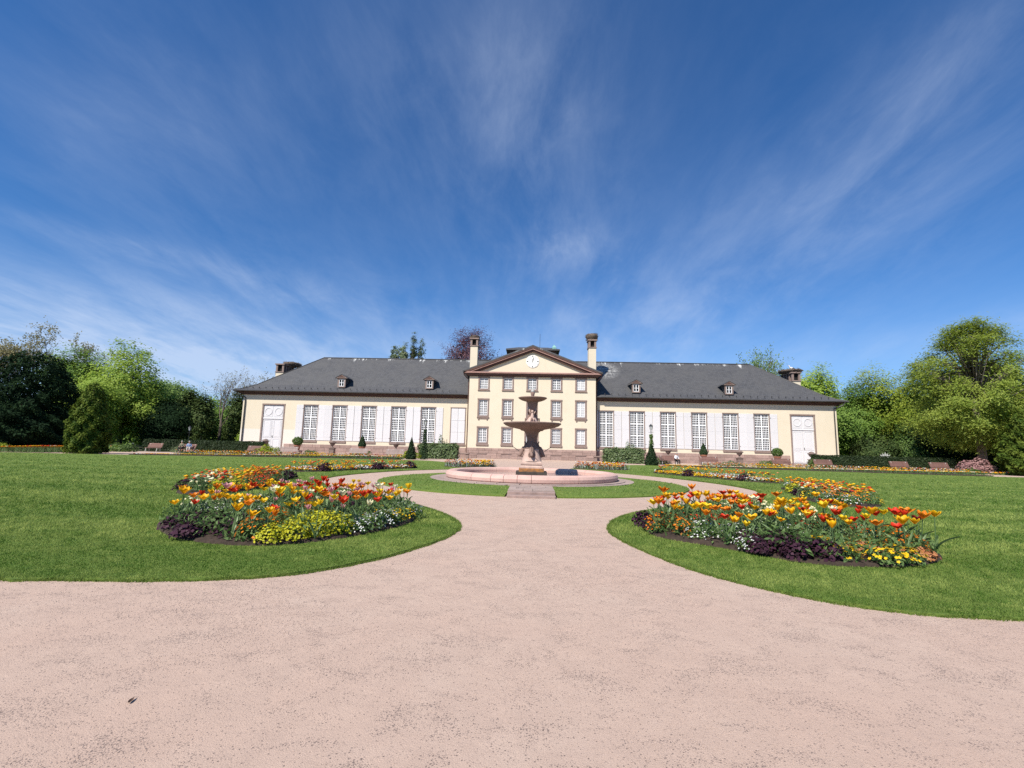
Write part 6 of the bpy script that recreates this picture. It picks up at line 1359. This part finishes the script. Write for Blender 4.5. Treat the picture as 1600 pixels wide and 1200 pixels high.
grass('grass', 'short blades of the lawn left of the path', LL, 901, 2200, 48, [NEAR_L, BED2_L, MID_L], n_cap=300000); grass('grass', 'short blades of the lawn right of the path', RL, 902, 2200, 48, [NEAR_R, BED2_R, MID_R], n_cap=300000)
edge_tufts(LL, 'ragged grass edge of the lawn left of the path', 921); edge_tufts(RL, 'ragged grass edge of the lawn right of the path', 922)
def terr_z(x, y): return np.interp(np.hypot(x - FC[0], y - FC[1]), [4.85, 5.3, 5.8, 6.3, 6.8, 7.15, 7.22], [.19, .19, .175, .145, .10, .065, .045])
for s in (-1, 1):
    arc = [(FC[0] + 7.2 * math.cos(a), FC[1] + 7.2 * math.sin(a)) for a in np.linspace(-PI / 2 + s * .115, -PI / 2 + s * 1.9, 26)]; arc += [(FC[0] + 4.88 * math.cos(a), FC[1] + 4.88 * math.sin(a)) for a in np.linspace(-PI / 2 + s * 1.9, -PI / 2 + s * .17, 26)]
    grass('grass', 'short blades of the round terrace lawn on its %s' % ('left' if s < 0 else 'right'), arc, 903 + s, 900, 30, [], terr_z)
def grit():
    g2 = np.random.default_rng(911); n = 150000; y = 1.6 + g2.random(n) ** 1.5 * 8.5; x = (g2.random(n) - .5) * 2 * (y * 1.2 + .4); Q = np.column_stack([x, y]); Q = Q[~inside(Q, LL) & ~inside(Q, RL)]
    c = np.sin(Q[:, 0] * 1.7 + .6 * np.sin(Q[:, 1] * 1.3)) + np.sin(Q[:, 1] * 2.1 + Q[:, 0] * .8) + .7 * np.sin(Q[:, 0] * 4.3 - Q[:, 1] * 3.1); Q = Q[g2.random(len(Q)) < np.clip(.30 + .30 * c, .08, 1)]; n = len(Q)
    s = g2.uniform(.0022, .0060, n) * np.clip(Q[:, 1] / 4, .8, 1.6); O = np.array([(1, 0, 0), (0, 1, 0), (-1, 0, 0), (0, -1, 0), (0, 0, .8), (0, 0, -.5)]); j = 1 + .35 * g2.normal(size=(n, 6, 1)); V = (Q[:, None, :].repeat(6, 1)); V = np.concatenate([V, np.zeros((n, 6, 1))], 2) + O * j * s[:, None, None]; V[:, :, 2] += (s * .35)[:, None]
    T = np.array([(0, 1, 4), (1, 2, 4), (2, 3, 4), (3, 0, 4)]); F = (np.arange(n)[:, None, None] * 6 + T).reshape(-1, 3)
    mat('grit_stone', (0.26, 0.19, 0.165), (0.50, 0.39, 0.33), .9, 300, 2, .35, .65)
    o = link('loose_grit', bulk('loose_grit', V.reshape(-1, 3), F, 'grit_stone')); tag(o, 'loose grit scattered over the gravel path', 'grit', kind='stuff')
grit()
def fallen_leaf(x, y, rz, label, s=1.0):
    m = MB(); V = []; n = 7
    for i in range(n):
        t = i / (n - 1); w = .016 * math.sin(PI * (t * .92 + .06)) ; z = .006 + .012 * (2 * t - 1) ** 2; V += [(-w, (t - .5) * .10, z + .016 * (w / .016)), (0, (t - .5) * .10, z), (w, (t - .5) * .10, z + .012)]
    m.add(V, [(i * 3 + j, i * 3 + j + 1, i * 3 + j + 4, i * 3 + j + 3) for i in range(n - 1) for j in range(2)]); m.tube([(0, .05, .018), (.004, .07, .012)], .0015, 4)
    o = m.build('fallen_leaf', 'dry_leaf', smooth=True, loc=(x, y, 0), rz=rz); o.scale = (s,) * 3; tag(o, label, 'leaf')
# things that would still share a label are told apart by their order from left to right
ORD = ['first', 'second', 'third', 'fourth', 'fifth', 'sixth', 'seventh', 'eighth', 'ninth', 'tenth']
_by = {}
for o in S.objects:
    if o.parent is None and o.get('category') in ('tulip', 'plant'): _by.setdefault(o['label'], []).append(o)
for lb, obs in _by.items():
    if 1 < len(obs) <= len(ORD):
        for k, o in enumerate(sorted(obs, key=lambda q: q.location.x / q.location.y)): o['label'] = '%s, %s from left' % (lb, ORD[k])
fallen_leaf(-2.5, 3.14, .24, 'single dry brown leaf lying on the pink gravel', .68)
